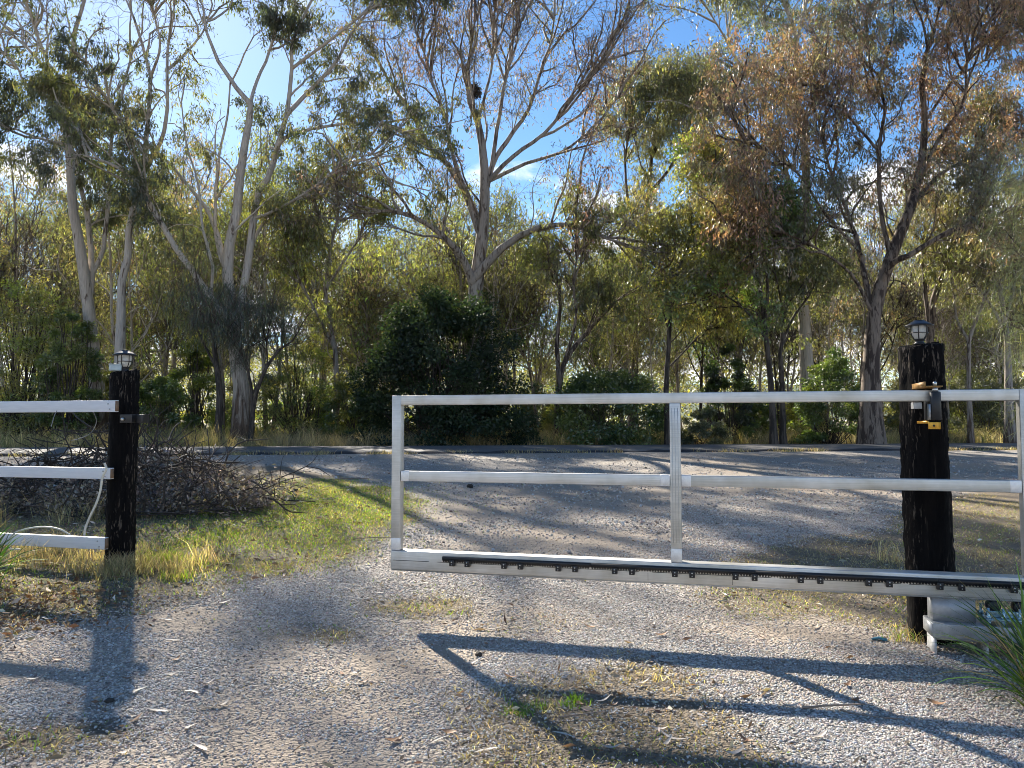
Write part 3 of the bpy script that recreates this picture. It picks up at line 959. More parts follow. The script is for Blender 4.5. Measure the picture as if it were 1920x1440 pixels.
tree_object('gum_tree', [
    lim([(1632,745),(1634,660),(1640,590),(1660,510),(1690,440),(1710,380),(1727,317),(1735,233),(1727,133),(1747,77),(1760,20)], 44, 5, 25, 0.5, True),
    lim([(1650,560),(1672,505),(1703,480),(1780,433),(1847,410),(1930,380)], 20, 6, 25, -1.5),
    lim([(1634,620),(1622,540),(1610,470),(1590,400),(1560,330),(1545,270)], 18, 5, 25, 1.5),
    lim([(1665,490),(1650,400),(1647,283),(1660,200),(1633,133),(1627,60)], 14, 4, 25.2, 1),
    lim([(1725,330),(1760,260),(1807,193),(1813,117),(1840,50)], 12, 4, 25.3, -1),
    lim([(1705,400),(1760,330),(1830,290),(1900,260)], 11, 4, 25.2, 1),
    lim([(1605,450),(1550,400),(1500,330),(1450,290),(1400,270)], 9, 3, 25.6, -2),
    lim([(1640,600),(1600,520),(1540,470),(1480,440),(1420,420)], 10, 3, 25, -1.5),
    lim([(1648,300),(1600,230),(1560,180),(1530,160)], 8, 3, 25.6, -1),
    lim([(1735,240),(1790,150),(1850,110),(1890,60)], 8, 3, 25.5, 1.5),
    ], 'bark_brown', cfg((15, 6, 6, 9), (2.1, 1.0, 0.45), RUST+[(0.16, 0.10, 0.072)], more=1.45, t0=0.34, bare=0.32, zmin=4.6),
    'bushy rust-tinged gum with clustered peeling trunks beside the right lamp post')
tree_object('gum_tree', [
    lim([(1752,760),(1742,650),(1748,580),(1765,520),(1795,478),(1830,450),(1880,430)], 24, 6, 29, 0, True),
    lim([(1745,610),(1735,540),(1730,470),(1740,400)], 13, 5, 29, 1),
    lim([(1760,530),(1790,440),(1800,350),(1840,270)], 9, 4, 29, -1),
    ], 'bark_brown', cfg((13, 5, 6, 8), (1.8, 0.85, 0.4), OLIVE, t0=0.5, bare=0.3, zmin=5.6),
    'dark leaning gum seen directly behind the right lamp')
tree_object('gum_tree', [
    lim([(1818,760),(1816,690),(1820,630),(1838,580),(1852,530),(1862,480)], 12, 4, 28, 0, True),
    lim([(1817,640),(1795,600),(1788,550),(1780,510)], 8, 3, 28, 1),
    lim([(1822,620),(1846,560),(1870,520)], 7, 3, 28, -1),
    ], 'bark_grey', cfg((5, 4, 4, 3), (1.1, 0.6, 0.35), OLIVE, t0=0.6, bare=0.6, zmin=4.0),
    'thin nearly leafless forked sapling right of the lamp post')
tree_object('gum_tree', [
    lim([(1892,760),(1890,690),(1888,640),(1882,590),(1870,520),(1858,450),(1850,380)], 20, 6, 27, 0, True),
    lim([(1888,630),(1862,580),(1835,540),(1800,500)], 9, 3, 27, 1),
    lim([(1885,610),(1900,540),(1905,470),(1900,400)], 12, 4, 27, -1),
    ], 'bark_grey', cfg((11, 5, 5, 7), (1.5, 0.8, 0.4), OLIVE, t0=0.5, bare=0.4, zmin=5.0),
    'pale forked gum behind the wispy foliage at the far right')
tree_object('gum_tree', [
    lim([(1450,800),(1446,730),(1438,650),(1432,590),(1420,520),(1396,450),(1380,400),(1375,360)], 17, 4, 25.6, 0, True),
    lim([(1434,600),(1440,540),(1432,470),(1436,420)], 9, 3, 25.6, -1),
    lim([(1422,530),(1380,470),(1340,430)], 7, 3, 25.6, 1.5),
    lim([(1437,640),(1405,590),(1370,560),(1340,550)], 6, 2, 25.6, -1),
    lim([(1396,450),(1350,380),(1330,330)], 6, 2, 25.6, 1),
    ], 'bark_dark', cfg((13, 5, 6, 8), (1.2, 0.7, 0.35), FRESH[:2]+YELLOW[:3], t0=0.42, bare=0.3, zmin=3.6, leaf=0.13, aspect=0.4, droop=0.4),
    'slim dark-trunked tree with yellow-green leaves under the blue sky gap', 'slim dark trees at the road edge')
tree_object('gum_tree', [
    lim([(1468,800),(1466,720),(1464,650),(1470,590),(1478,530),(1490,470)], 16, 4, 26.0, 0, True),
    lim([(1465,640),(1490,590),(1520,550),(1540,500)], 8, 3, 26, 1),
    lim([(1472,580),(1455,520),(1450,470)], 6, 3, 26, -1),
    ], 'bark_dark', cfg((12, 5, 6, 8), (1.2, 0.7, 0.35), OLIVE+FRESH[:1], t0=0.4, bare=0.3, zmin=3.2, leaf=0.13, aspect=0.35),
    'slim dark-trunked tree just left of the bushy rust-tinged gum', 'slim dark trees at the road edge')
tree_object('gum_tree', [
    lim([(1252,810),(1250,720),(1254,640),(1258,560),(1270,510),(1288,470),(1300,430)], 15, 4, 25.8, 0, True),
    lim([(1256,600),(1236,540),(1225,480),(1215,440)], 8, 3, 25.8, 1.2),
    lim([(1260,550),(1300,520),(1340,470),(1370,440)], 7, 3, 25.8, -1.2),
    lim([(1251,700),(1300,640),(1330,610)], 5, 2, 25.8, 1),
    ], 'bark_dark', cfg((13, 5, 6, 8), (1.3, 0.7, 0.36), YELLOW+OLIVE[:2], t0=0.35, bare=0.28, zmin=3.4, leaf=0.13, aspect=0.32),
    'slim dark-trunked tree rising behind the gate middle upright', 'slim dark trees at the road edge')
tree_object('gum_tree', [
    lim([(1046,760),(1052,700),(1070,660),(1100,625),(1130,590),(1155,565)], 16, 7, 27, 0, True),
    lim([(1050,720),(1045,640),(1050,560),(1040,500)], 14, 5, 27, 1),
    lim([(1058,690),(1080,600),(1075,530),(1085,470)], 9, 4, 27, -1),
    ], 'bark_brown', cfg((13, 5, 6, 8), (1.5, 0.8, 0.38), OLIVE+YELLOW[:1], t0=0.5, bare=0.34, zmin=4.0),
    'brown gum with one long leaning limb right of the dark shrub')
tree_object('gum_tree', [
    lim([(628,800),(632,720),(625,640),(610,560),(618,480),(630,420),(640,370)], 17, 4, 28, 0, True),
    lim([(622,640),(590,580),(560,520),(545,470)], 8, 3, 28, -1.2),
    lim([(612,560),(640,500),(670,450),(690,410)], 8, 3, 28, 1),
    lim([(618,490),(600,430),(590,380)], 7, 3, 28, 1),
    ], 'bark_grey', cfg((14, 6, 6, 8), (1.5, 0.8, 0.4), OLIVE+YELLOW[:1], t0=0.3, bare=0.28, zmin=3.2),
    'multi-stemmed gum with fine drooping foliage left of the dark shrub')
tree_object('she_oak', [
    lim([(470,830),(474,770),(490,710),(520,660),(548,640)], 15, 4, 24.6, 0, True),
    lim([(474,780),(470,720),(455,660),(450,600)], 10, 3, 24.6, -0.6),
    lim([(478,740),(500,690),(500,640),(510,590)], 7, 3, 24.6, 0.6),
    lim([(455,670),(420,620),(390,600)], 6, 2, 24.4, -0.6),
    ], 'bark_dark', cfg((8, 5, 5, 8), (0.9, 0.6, 0.35), [(0.022,0.034,0.018),(0.035,0.048,0.022)], more=1.0, t0=0.35, bare=0.3, zmin=2.3, leaf=0.22, aspect=0.07, droop=1.3),
    'dark crooked she-oak with feathery foliage at the foot of the broad gum')
tree_object('gum_tree', [
    lim([(408,820),(412,740),(405,680),(398,620),(385,570),(370,530)], 20, 5, 24.8, 0, True),
    lim([(405,690),(380,640),(360,600)], 8, 3, 24.8, 0.8),
    ], 'bark_dark', cfg((8, 5, 5, 8), (0.8, 0.55, 0.33), [(0.03,0.042,0.02),(0.05,0.06,0.025)], more=1.0, t0=0.4, bare=0.3, zmin=2.2, leaf=0.2, aspect=0.08, droop=1.2),
    'dark slender trunk leaning beside the foot of the broad gum')

# ------------------------------------------------------------------ shrubs
def shrub(name, px, base_py, w, h, D, cols, label, n=9000, leaf=0.09, aspect=0.5, clumps=70, mat='leaf_gloss', cat='shrub', group=None, hollow=0.55):
    c0 = P(px, base_py, D)
    c0[2] = float(gz(c0[0], c0[1]))-0.05
    W = w*0.5*D/FPX; H = h*D/FPX
    root = empty(name, tuple(c0))
    # clump centres on a dome
    th = rng.random(clumps)*2*np.pi
    zz = rng.random(clumps)**0.95
    rr = np.sqrt(np.clip(1-(np.maximum(zz, 0.25)-0.25)**2/0.5625, 0.03, 1))*(hollow+(1-hollow)*rng.random(clumps)**0.5)
    cc = np.stack([W*rr*np.cos(th), W*0.8*rr*np.sin(th), H*(0.04+0.92*zz)], 1)
    cc *= 1+rng.normal(0, 0.06, (clumps, 1))
    # stems
    st = walk(np.tile(np.array([[0, 0, 0.0]]), (clumps, 1))+rng.normal(0, 0.1, (clumps, 3))*np.array([W*1.5, W, 0]), cc*np.array([.7, .7, 1.3]), np.linalg.norm(cc, axis=1), 5, 0.1, 0.03)
    st = st+((cc-st[:, -1])[:, None, :]*np.linspace(0, 1, 6)[None, :, None])
    V, F = tubes(st, np.tile(np.linspace(0.014, 0.005, 6), (clumps, 1))*max(0.6, H/3), 4)
    link('stem', mesh_np('stem', V, [F], M['bark_dark'], None, True), root)
    n = int(n*1.5)
    ci = rng.integers(0, clumps, n)
    sz = (0.16+0.16*rng.random(clumps))*max(0.55, min(W, H)/1.4)
    off = rng.normal(size=(n, 3)); off = norm(off)*rng.random((n, 1))**0.45
    pos = cc[ci]+off*sz[ci][:, None]*np.array([1.25, 1.25, 0.8])
    pos[:, 2] = np.maximum(pos[:, 2], 0.04)
    ax = norm(off+rng.normal(0, 0.6, (n, 3))+np.array([0, 0, -0.25]))
    ll = leaf*(0.6+0.8*rng.random(n))
    cols = np.asarray(cols, float)
    bc = cols[rng.integers(0, len(cols), clumps)]
    col = np.clip(bc[ci]*np.exp(rng.normal(0, 0.25, (n, 1))), 0.003, 0.6)
    lv = leaves_mesh(pos, ax, ll, ll*aspect, col)
    f = link('foliage', mesh_np('foliage', lv[0], [lv[1]], M[mat], lv[2]), root)
    f['kind'] = 'stuff'
    tag(root, label, cat, group)
    return root
DG = [(0.014, 0.028, 0.013), (0.02, 0.04, 0.016), (0.032, 0.052, 0.02)]
M['leaf_dark'] = leaf_mat('dark_broad_leaf', 0.22, 0.5, 0.2)
MG = [(0.05, 0.09, 0.02), (0.08, 0.125, 0.027), (0.12, 0.16, 0.035)]
LG = [(0.13, 0.18, 0.03), (0.18, 0.23, 0.036), (0.22, 0.24, 0.045)]
YG = [(0.12, 0.14, 0.04), (0.17, 0.19, 0.045), (0.21, 0.20, 0.06)]
SH = 'roadside shrubs'
shrub('large_shrub', 836, 836, 315, 285, 25.9, DG, 'large dense dark green shrub behind the left half of the gate', 34000, 0.11, 0.55, 170, 'leaf_dark', hollow=0.4)
shrub('shrub', 300, 815, 140, 135, 26.0, MG, 'mid-green leafy shrub just right of the left lamp post', 9000, 0.09, 0.5, 60, group=SH)
shrub('shrub', 366, 800, 100, 200, 30.0, LG, 'bright lime-green bush between the left post and the broad gum', 8000, 0.10, 0.35, 60, group=SH)
shrub('shrub', 1140, 832, 210, 145, 26.4, MG, 'low green shrub just left of the gate middle upright', 13000, 0.10, 0.5, 80, group=SH)
shrub('shrub', 1560, 810, 130, 170, 27.0, MG, 'green leafy bush below the bushy rust-tinged gum', 9000, 0.10, 0.45, 60, group=SH)
shrub('shrub', 1366, 800, 100, 190, 28.0, MG[:2]+DG[:1], 'upright dark green bush right of the gate middle upright', 8000, 0.10, 0.45, 55, group=SH)
shrub('shrub', 45, 810, 210, 300, 28.0, YG+LG[:1], 'tall yellow-green bush at the far left edge', 15000, 0.11, 0.3, 110, group=SH)
shrub('shrub', 128, 800, 110, 270, 26.6, MG+YG[:1], 'tall mid-green bush left of the white-barked gum', 10000, 0.11, 0.32, 80, group=SH)
shrub('shrub', 560, 818, 150, 210, 29.0, MG+YG, 'loose yellow-green bush right of the dark she-oak', 10000, 0.10, 0.32, 80, group=SH)
shrub('shrub', 668, 815, 110, 150, 27.5, YG+MG[:1], 'small olive bush touching the left side of the dark shrub', 7000, 0.10, 0.35, 50, group=SH)
shrub('shrub', 1320, 825, 90, 70, 26.2, GREYG, 'small pale grey-green bush low behind the gate right panel', 4500, 0.09, 0.45, 36, group=SH)
shrub('shrub', 1840, 800, 160, 150, 31.0, GREYG+YG[:1], 'pale dry bush at the far right behind the gate', 9000, 0.11, 0.35, 70, group=SH)
shrub('shrub', 1710, 815, 90, 120, 30.0, YG+GREYG[:1], 'olive bush half hidden by the right lamp post', 6000, 0.10, 0.4, 44, group=SH)
shrub('shrub', 215, 815, 120, 130, 29.0, YG, 'sunlit yellow-green bush behind the left lamp post', 7000, 0.10, 0.38, 50, group=SH)

# ------------------------------------------------------------------ the wood behind
def bg_variant(h, lean, nfork, bark, cols, dens):
    """a tree standing at the origin; returns its two meshes"""
    limbs = []
    x = np.array([0., 0, -0.2]); pts = [x]
    d = np.array([lean*rng.normal(), lean*rng.normal(), 1.0])
    for i in range(6):
        d = norm(d+np.array([rng.normal(0, .07), rng.normal(0, .07), 0.12]))
        x = x+d*h/6.3; pts.append(x)
    r0 = 0.009*h+0.012
    limbs.append((pts, list(np.linspace(r0, 0.025, 7))))
    pts = np.array(pts)
    for i in range(nfork):
        t = 0.28+0.6*(i+rng.random())/nfork
        k = t*6; a = int(k)
        s0 = pts[a]*(1-k+a)+pts[min(a+1, 6)]*(k-a)
        az = rng.random()*6.28
        dd = np.array([math.cos(az)*0.7, math.sin(az)*0.7, 0.9])
        L = h*(0.20+0.22*rng.random())*(1.15-0.5*t)
        q = [s0]
        for j in range(4):
            dd = norm(dd+np.array([rng.normal(0, .15), rng.normal(0, .15), 0.18]))
            q.append(q[-1]+dd*L/4)
        limbs.append((q, list(np.linspace(r0*0.5*(1.1-t), 0.015, 5))))
    p, r = limb_arrays(limbs, 12)
    V, F = tubes(p, r, 7)
    wood, lv = make_crown(p, r, cfg(dens, (1.6, 0.8, 0.42), cols, more=0.85, t0=0.34, bare=0.50, zmin=h*0.26, leaf=0.18, aspect=0.27, loose=0.2, r2=0.011, r3=0.006))
    tm = wood_mesh(V, F, wood, bark)
    cm = mesh_np('crown', lv[0], [lv[1]], M['leaf_lit'], 1.12*lv[2])  # tint raised as well, so the dark wood looks lit
    return tm, cm
BG_H = (12.5, 11.0, 10.0, 9.0, 13.0, 6.5)
variants = [
    bg_variant(12.5, 0.05, 7, 'bark_white', OLIVE, (5, 4, 5, 7)),
    bg_variant(11.0, 0.10, 8, 'bark_white', YELLOW[:1]+OLIVE+RUST[:2], (5, 4, 5, 7)),
    bg_variant(10.0, 0.08, 8, 'bark_grey', OLIVE+GREYG[:1]+YELLOW[:1], (6, 4, 5, 7)),
    bg_variant(9.0, 0.12, 7, 'bark_dark', YELLOW[:2]+OLIVE[2:]+RUST[:1], (6, 4, 5, 7)),
    bg_variant(13.0, 0.04, 6, 'bark_grey', RUST+OLIVE[:1], (5, 4, 5, 6)),
    bg_variant(6.5, 0.15, 7, 'bark_grey', FRESH[:1]+OLIVE[1:]+YELLOW[:1], (5, 4, 5, 7)),
]
BG_LABEL = ['slender white-barked gum in the wood behind the roadside trees', 'slender grey-barked gum with yellowish leaves in the wood behind the roadside trees',
            'brown-barked gum with olive leaves in the wood behind the roadside trees', 'dark-barked gum with yellow-green leaves in the wood behind the roadside trees',
            'tall grey gum with rusty leaves in the wood behind the roadside trees', 'short bushy young gum in the wood behind the roadside trees']
BG_GROUP = ['white gums in the wood', 'pale olive-brown gums in the wood', 'olive gums in the wood', 'dark gums in the wood', 'rusty gums in the wood', 'young gums in the wood']
ORD = ['leftmost', 'second', 'third', 'fourth', 'fifth', 'sixth', 'seventh', 'eighth', 'ninth', 'tenth', 'eleventh', 'twelfth', 'thirteenth', 'fourteenth',
       'fifteenth', 'sixteenth', 'seventeenth', 'eighteenth', 'nineteenth', 'twentieth', 'twenty-first', 'twenty-second', 'twenty-third', 'twenty-fourth', 'twenty-fifth',
       'twenty-sixth', 'twenty-seventh', 'twenty-eighth', 'twenty-ninth', 'thirtieth', 'thirty-first', 'thirty-second', 'thirty-third', 'thirty-fourth', 'thirty-fifth', 'thirty-sixth', 'thirty-seventh', 'thirty-eighth', 'thirty-ninth', 'fortieth']
def ordinal(i, what):
    return ('leftmost of the ' if i == 0 else ORD[i]+' from left of the ')+what
BG_LABEL = ['slender white-barked gums in the wood behind', 'slender pale olive-brown gums in the wood behind', 'grey-barked olive gums in the wood behind',
            'dark-barked yellow-green gums in the wood behind', 'tall grey rusty-leaved gums in the wood behind', 'short bushy young gums in the wood behind']
spots = []
tries = 0
while len(spots) < 132 and tries < 9000:
    tries += 1
    D = 30.5+40*random.random()**1.35
    px = random.uniform(-40, 1960)
    q = P(px, 800, D)
    if any((q[0]-a)**2+(q[1]-b)**2 < 1.7**2 for a, b, _, _ in spots): continue
    spots.append((q[0], q[1], D, px))
spots.sort(key=lambda q: q[3])
count = [0]*6
for i, (x, y, D, px) in enumerate(spots):
    k = random.choice((0, 0, 1, 1, 2, 2, 3, 4, 4, 5, 5))
    h_all = (random.uniform(270, 470) if px < 640 else random.uniform(385, 560))      # lower where the sky shows
    sc_ = min(1.12, max(0.42, ((800-h_all)/FPX*D+0.6)/BG_H[k]))
    root = empty('woodland_gum', (x, y, float(gz(x, y))-0.05), random.random()*6.28)
    root.scale = (sc_, sc_, sc_*random.uniform(0.92, 1.1))
    link('trunk', variants[k][0], root)
    c_ = link('crown', variants[k][1], root); c_['kind'] = 'stuff'
    tag(root, ordinal(count[k], BG_LABEL[k]), 'tree', BG_GROUP[k])
    count[k] += 1
# low bushes under the wood: copies of four of them
bush = []
for k, (cols, lf, asp, hh) in enumerate(((YG, 0.13, 0.35, 2.6), (LG[:2]+YG[:1], 0.12, 0.4, 2.0), (MG+YG[:1], 0.12, 0.42, 2.3), (OLIVE+GREYG[:1], 0.13, 0.3, 3.2))):
    o = shrub('woodland_bush', 960, 800, 2.4*FPX/40, hh*FPX/40, 40.0, cols, 'x', 4600, lf, asp, 60, 'leaf_lit')
    bush.append(o)
B_LAB = ['yellow-green bushes under the wood', 'lime-green low bushes under the wood', 'mid-green bushes under the wood', 'tall olive bushes under the wood']
bs = sorted([(random.uniform(-40, 1960), 28.5+26*random.random()**1.2) for _ in range(60)])
bc_ = [0]*4
for i, (px, D) in enumerate(bs):
    k = i % 4 if px < 1300 else random.choice((0, 2, 3, 3))
    q = P(px, 800, D); z_ = float(gz(q[0], q[1]))-0.08
    if bc_[k] == 0:
        root = bush[k]; root.location = (q[0], q[1], z_)
    else:
        root = empty('woodland_bush', (q[0], q[1], z_))
        for ch in bush[k].children:
            c_ = ch.copy(); COL.objects.link(c_); c_.parent = root
    root.rotation_euler = (0, 0, random.random()*6.28)
    f_ = random.uniform(0.55, 1.1)
    root.scale = (f_*random.uniform(0.85, 1.2), f_, f_)
    tag(root, ordinal(bc_[k], B_LAB[k]), 'bush', B_LAB[k])
    bc_[k] += 1
# far-off wood that reads as one mass
n = 70000
px_ = rng.uniform(-260, 2180, n)
Dd = 76+60*rng.random(n)
xx = (px_-960)/FPX*Dd
top = 3.5+10.5*fbm(xx, Dd*0.3, 0.16)
clx = (vnoise(xx, Dd, 0.35) > 0.30)
zz = gz(xx, Dd)+top*rng.random(n)**0.8
pos = np.stack([xx, Dd, zz], 1)[clx]
n = len(pos)
ax = norm(rng.normal(size=(n, 3)))
ll = 0.42*(0.6+0.8*rng.random(n))
cols = np.array(YELLOW+OLIVE+FRESH[:1])
pk = (vnoise(pos[:, 0], pos[:, 1], 0.25)*len(cols)).astype(int) % len(cols)
lv = leaves_mesh(pos, ax, ll, ll*0.5, cols[pk]*np.exp(rng.normal(0, .3, (n, 1))))
o = link('distant_woodland', mesh_np('distant_woodland', lv[0], [lv[1]], M['leaf'], lv[2]))
tag(o, 'distant mass of yellow-green woodland beyond the trunks', 'woodland', kind='stuff')

# ------------------------------------------------------------------ gate
GA = np.array([-0.83, 5.35]); GB = np.array([2.885, 4.38])
g_ang = math.atan2(GB[1]-GA[1], GB[0]-GA[0])
GL = float(np.linalg.norm(GB-GA))
g_z0 = float(gz(*GA))
def gate_local(px, py_ref=None):
    """distance along the gate at photograph column px"""
    u = (px-960)/FPX
    # intersect the vertical plane through the column with the gate line (columns are nearly vertical planes)
    d = (GB-GA)/GL
    t = (u*GA[1]-GA[0])/(d[0]-u*d[1])
    return t
gate = empty('sliding_gate', (GA[0], GA[1], 0.0), g_ang)
tag(gate, 'bare aluminium sliding gate with open panels and black gear rack along its bottom beam', 'gate')
T = 0.065
Z0, Z1 = 0.33, 0.455          # bottom beam
ZT0, ZT1 = 1.449, 1.514       # top rail
ZM0, ZM1 = 0.928, 0.996       # middle rails
mid = gate_local(1265)
right = GL*0.998
MB().box(T, right, 0, T, ZT0, ZT1, 0.004).build('top_rail', M['alu'], gate)
bb = MB().box(0, GL*1.32, -0.004, 0.10, Z0, Z1, 0.005).build('bottom_beam', M['alu'], gate)
MB().box(0, GL*1.32, 0.012, 0.088, Z0-0.012, Z0-0.0005).build('track_lip', M['galv'], bb)
for xs in (1212, 1368):
    q = gate_local(xs)
    MB().box(q-0.0012, q+0.0012, -0.0052, -0.0035, Z0+0.006, Z0+0.055).build('joint', M['groove'], bb)
for x0, x1 in ((T+0.002, mid-T/2-0.002), (mid+T/2+0.002, right-0.002)):
    mr = MB().box(x0, x1, 0.002, T-0.002, ZM0, ZM1, 0.004).build('middle_rail', M['alu'], gate)
    MB().box(x0+0.001, x0+0.06, 0.0005, T-0.001, ZM0-0.001, ZM1+0.001, 0.003).build('weld', M['weld'], mr)
    MB().box(x1-0.06, x1-0.001, 0.0005, T-0.001, ZM0-0.001, ZM1+0.001, 0.003).build('weld', M['weld'], mr)
MB().box(0, T, -0.001, T+0.001, Z1+0.0005, ZT1+0.001, 0.004).build('upright', M['alu'], gate)
MB().box(mid-T/2, mid+T/2, -0.001, T+0.001, Z1+0.0005, ZT0-0.0005, 0.004).build('upright', M['alu'], gate)
MB().box(right, right+T, -0.001, T+0.001, Z1+0.0005, ZT1+0.001, 0.004).build('upright', M['alu'], gate)
for x0 in (0.0, mid-T/2, right):
    MB().box(x0-0.0012, x0+T+0.0012, -0.0022, 0.02, Z1+0.001, Z1+0.085, 0.003).build('weld', M['weld'], gate)
# fluting on the middle upright
for k in range(3):
    xx_ = mid-0.018+k*0.018
    MB().box(xx_-0.0016, xx_+0.0016, -0.0024, -0.0006, Z1+0.12, ZT0-0.03).build('flute', M['galv'], gate)
# gear rack: separate lengths, teeth down, held by paired brackets
br = [851, 879, 947, 977, 1047, 1078, 1151, 1183, 1262, 1294, 1374, 1409, 1494, 1530, 1619, 1657, 1750, 1790, 1886, 1932]
rs = gate_local(833)
re_ = GL*1.10
pitch = 0.0165
RZ0, RZ1 = 0.408, 0.433
x0 = rs
while x0 < re_-0.1:
    x1 = min(x0+1.0, re_)
    mb = MB().box(x0, x1-0.0015, -0.030, -0.008, RZ0, RZ1)
    nt_ = int((x1-x0-0.004)/pitch)
    for i in range(nt_):
        a = x0+0.002+i*pitch
        V = []
        for y_ in (-0.030, -0.010):
            V += [(a+0.0015, y_, RZ0), (a+pitch-0.0015, y_, RZ0), (a+pitch*0.68, y_, RZ0-0.010), (a+pitch*0.32, y_, RZ0-0.010)]
        mb.add(V, [(0, 1, 2, 3), (7, 6, 5, 4), (3, 2, 6, 7), (1, 5, 6, 2), (0, 3, 7, 4)])
    mb.build('gear_rack', M['black'], gate)
    x0 = x1
brm = boltm = None
for q in br:
    t = gate_local(q)
    if brm is None:
        o = MB().box(-0.017, 0.017, -0.034, -0.006, 0.372, RZ0+0.004, 0.002).build('rack_bracket', M['black'], gate, (t, 0, 0)); brm = o.data
        b1 = MB().lathe([(0.0045, -0.004), (0.0045, 0.003), (0.003, 0.0045)], 8).build('bolt', M['steel'], o, (0, -0.0365, 0.400)); boltm = b1.data
        b1.rotation_euler = (R(90), 0, 0)
        b2 = link('bolt', boltm, o, (0, -0.0365, 0.383)); b2.rotation_euler = (R(90), 0, 0); b2.scale = (.7, .7, 1)
    else:
        o = link('rack_bracket', brm, gate, (t, 0, 0))
        b1 = link('bolt', boltm, o, (0, -0.0365, 0.400)); b1.rotation_euler = (R(90), 0, 0)
        b2 = link('bolt', boltm, o, (0, -0.0365, 0.383)); b2.rotation_euler = (R(90), 0, 0); b2.scale = (.7, .7, 1)
# slot line in the beam, in broken lengths
for a, c in ((740, 806), (822, 1000), (1015, 1195), (1220, 1440), (1455, 1680), (1695, 1935)):
    MB().box(gate_local(a), gate_local(c), -0.0056, -0.0038, 0.389, 0.3925).build('slot', M['groove'], gate)
# dirty scuffs left by grinding
# ------------------------------------------------------------------ gate posts
def post(name, px_top, py_top, px_bot, D, w_top, w_bot, label, tilt_y=0.0, seed=1):
    top = P(px_top, py_top, D)
    bx = P(px_bot, 1050, D)[0]
    zb = float(gz(bx, D))
    H = top[2]-zb
    n, K = 44, 60
    rr = np.random.default_rng(seed)
    ang = np.linspace(0, 2*np.pi, n, endpoint=False)
    grooves = np.zeros(n)
    for _ in range(7):
        a = rr.random()*6.28
        grooves -= 0.012*np.exp(-((np.angle(np.exp(1j*(ang-a))))/0.07)**2)
    V = []
    for k in range(K+1):
        t = k/K
        z = -0.25+(H+0.25)*t
        r = 0.5*(w_bot*(1-t)+w_top*t)*D/FPX
        cx = (top[0]-bx)*max(0, z)/H
        lump = 0.010*np.sin(ang*2+t*2.3+seed)+0.006*np.sin(ang*5-t*3+seed*2)+0.0035*rr.normal(size=n)
        g2 = grooves*(0.5+0.5*np.sin(t*4+ang*3))
        R_ = r+lump+g2
        zt = z+(0.018*np.cos(ang-0.5)+0.006*rr.normal(size=n))*(t > 0.985)
        V.append(np.stack([cx+R_*np.cos(ang), R_*np.sin(ang), zt+0*ang], 1))
    V = np.concatenate(V)
    F = []
    for k in range(K):
        for j in range(n):
            j2 = (j+1) % n
            F.append((k*n+j, k*n+j2, (k+1)*n+j2, (k+1)*n+j))
    root = empty(name, (bx, D, zb))
    c = len(V)
    cap = V[K*n:].mean(0)+np.array([0, 0, 0.004])
    V = np.vstack([V, V[K*n:]*0.6+cap*0.4+np.array([0, 0, .004]), cap])
    F3 = []
    for j in range(n):
        j2 = (j+1) % n
        F.append((K*n+j, K*n+j2, c+j2, c+j))
        F3.append((c+j, c+j2, c+n))
    me = mesh_np('timber', V, [np.array(F), np.array(F3)], M['post'], None, True)
    link('timber', me, root)
    tag(root, label, 'post', 'blackened gate posts')
    return root, np.array([top[0], D, top[2]]), H
post_l, top_l, H_l = post('gate_post', 234, 697, 224, 6.30, 50, 55, 'leaning blackened timber post carrying the white fence rails on the left', seed=3)
post_r, top_r, H_r = post('gate_post', 1727, 648, 1744, 4.80, 74, 76, 'thick blackened timber post standing behind the gate on the right', seed=8)
# catch plate on the left post (part of the post)
cz = P(240, 785, 6.2)
lx, ly, lz = cz[0]-post_l.location.x, -0.14, cz[2]-post_l.location.z
lx += 0.06
ca = MB().box(lx-0.10, lx+0.13, ly-0.012, ly-0.002, lz-0.034, lz+0.034, 0.002).box(lx+0.118, lx+0.13, ly-0.11, ly-0.012, lz-0.034, lz+0.034, 0.002).box(lx+0.02, lx+0.03, ly-0.08, ly-0.012, lz-0.034, lz+0.034, 0.002).build('catch_bracket', M['black_paint'], post_l)
MB().lathe([(0.014, -0.004), (0.014, 0.004), (0.008, 0.010)], 12).build('bolt', M['steel'], ca, (lx-0.075, ly-0.018, lz-0.005)).rotation_euler = (R(90), 0, 0)

# ------------------------------------------------------------------ lanterns
def lantern(loc, s, label, rz):
    root = empty('solar_lantern', loc, rz)
    root.scale = (s, s, s)
    MB().lathe([(0.034, 0.0), (0.034, 0.010), (0.026, 0.014), (0.026, 0.026), (0.032, 0.030), (0.032, 0.036)], 20).build('base', M['black_paint'], root, smooth=False)
    MB().lathe([(0.024, 0.036), (0.040, 0.060), (0.043, 0.085), (0.043, 0.118)], 24).build('glass_globe', M['frost'], root, smooth=True)
    MB().lathe([(0.079, 0.118), (0.084, 0.119), (0.084, 0.123), (0.062, 0.133), (0.046, 0.145), (0.034, 0.149), (0.030, 0.156), (0.012, 0.158)], 28).build('hood', M['black_paint'], root, smooth=False)
    for k in range(6):
        a = k*math.pi/3+0.3
        pr = [(0.030, 0.032), (0.044, 0.054), (0.050, 0.070), (0.050, 0.095), (0.050, 0.121)]
        MB().tube([(r*math.cos(a), r*math.sin(a), z) for r, z in pr], 0.0032, 6).build('cage_rib', M['black_paint'], root)
    a = np.linspace(0, 2*np.pi, 29)
    MB().tube(np.stack([0.051*np.cos(a), 0.051*np.sin(a), 0*a+0.074], 1), 0.0028, 6).build('cage_ring', M['black_paint'], root)
    tag(root, label, 'lantern', 'post-top lanterns')
lantern((P(234, 690, 6.26)[0], 6.26, top_l[2]-0.004), 1.12, 'black lantern with frosted globe on the left post', 0.2)
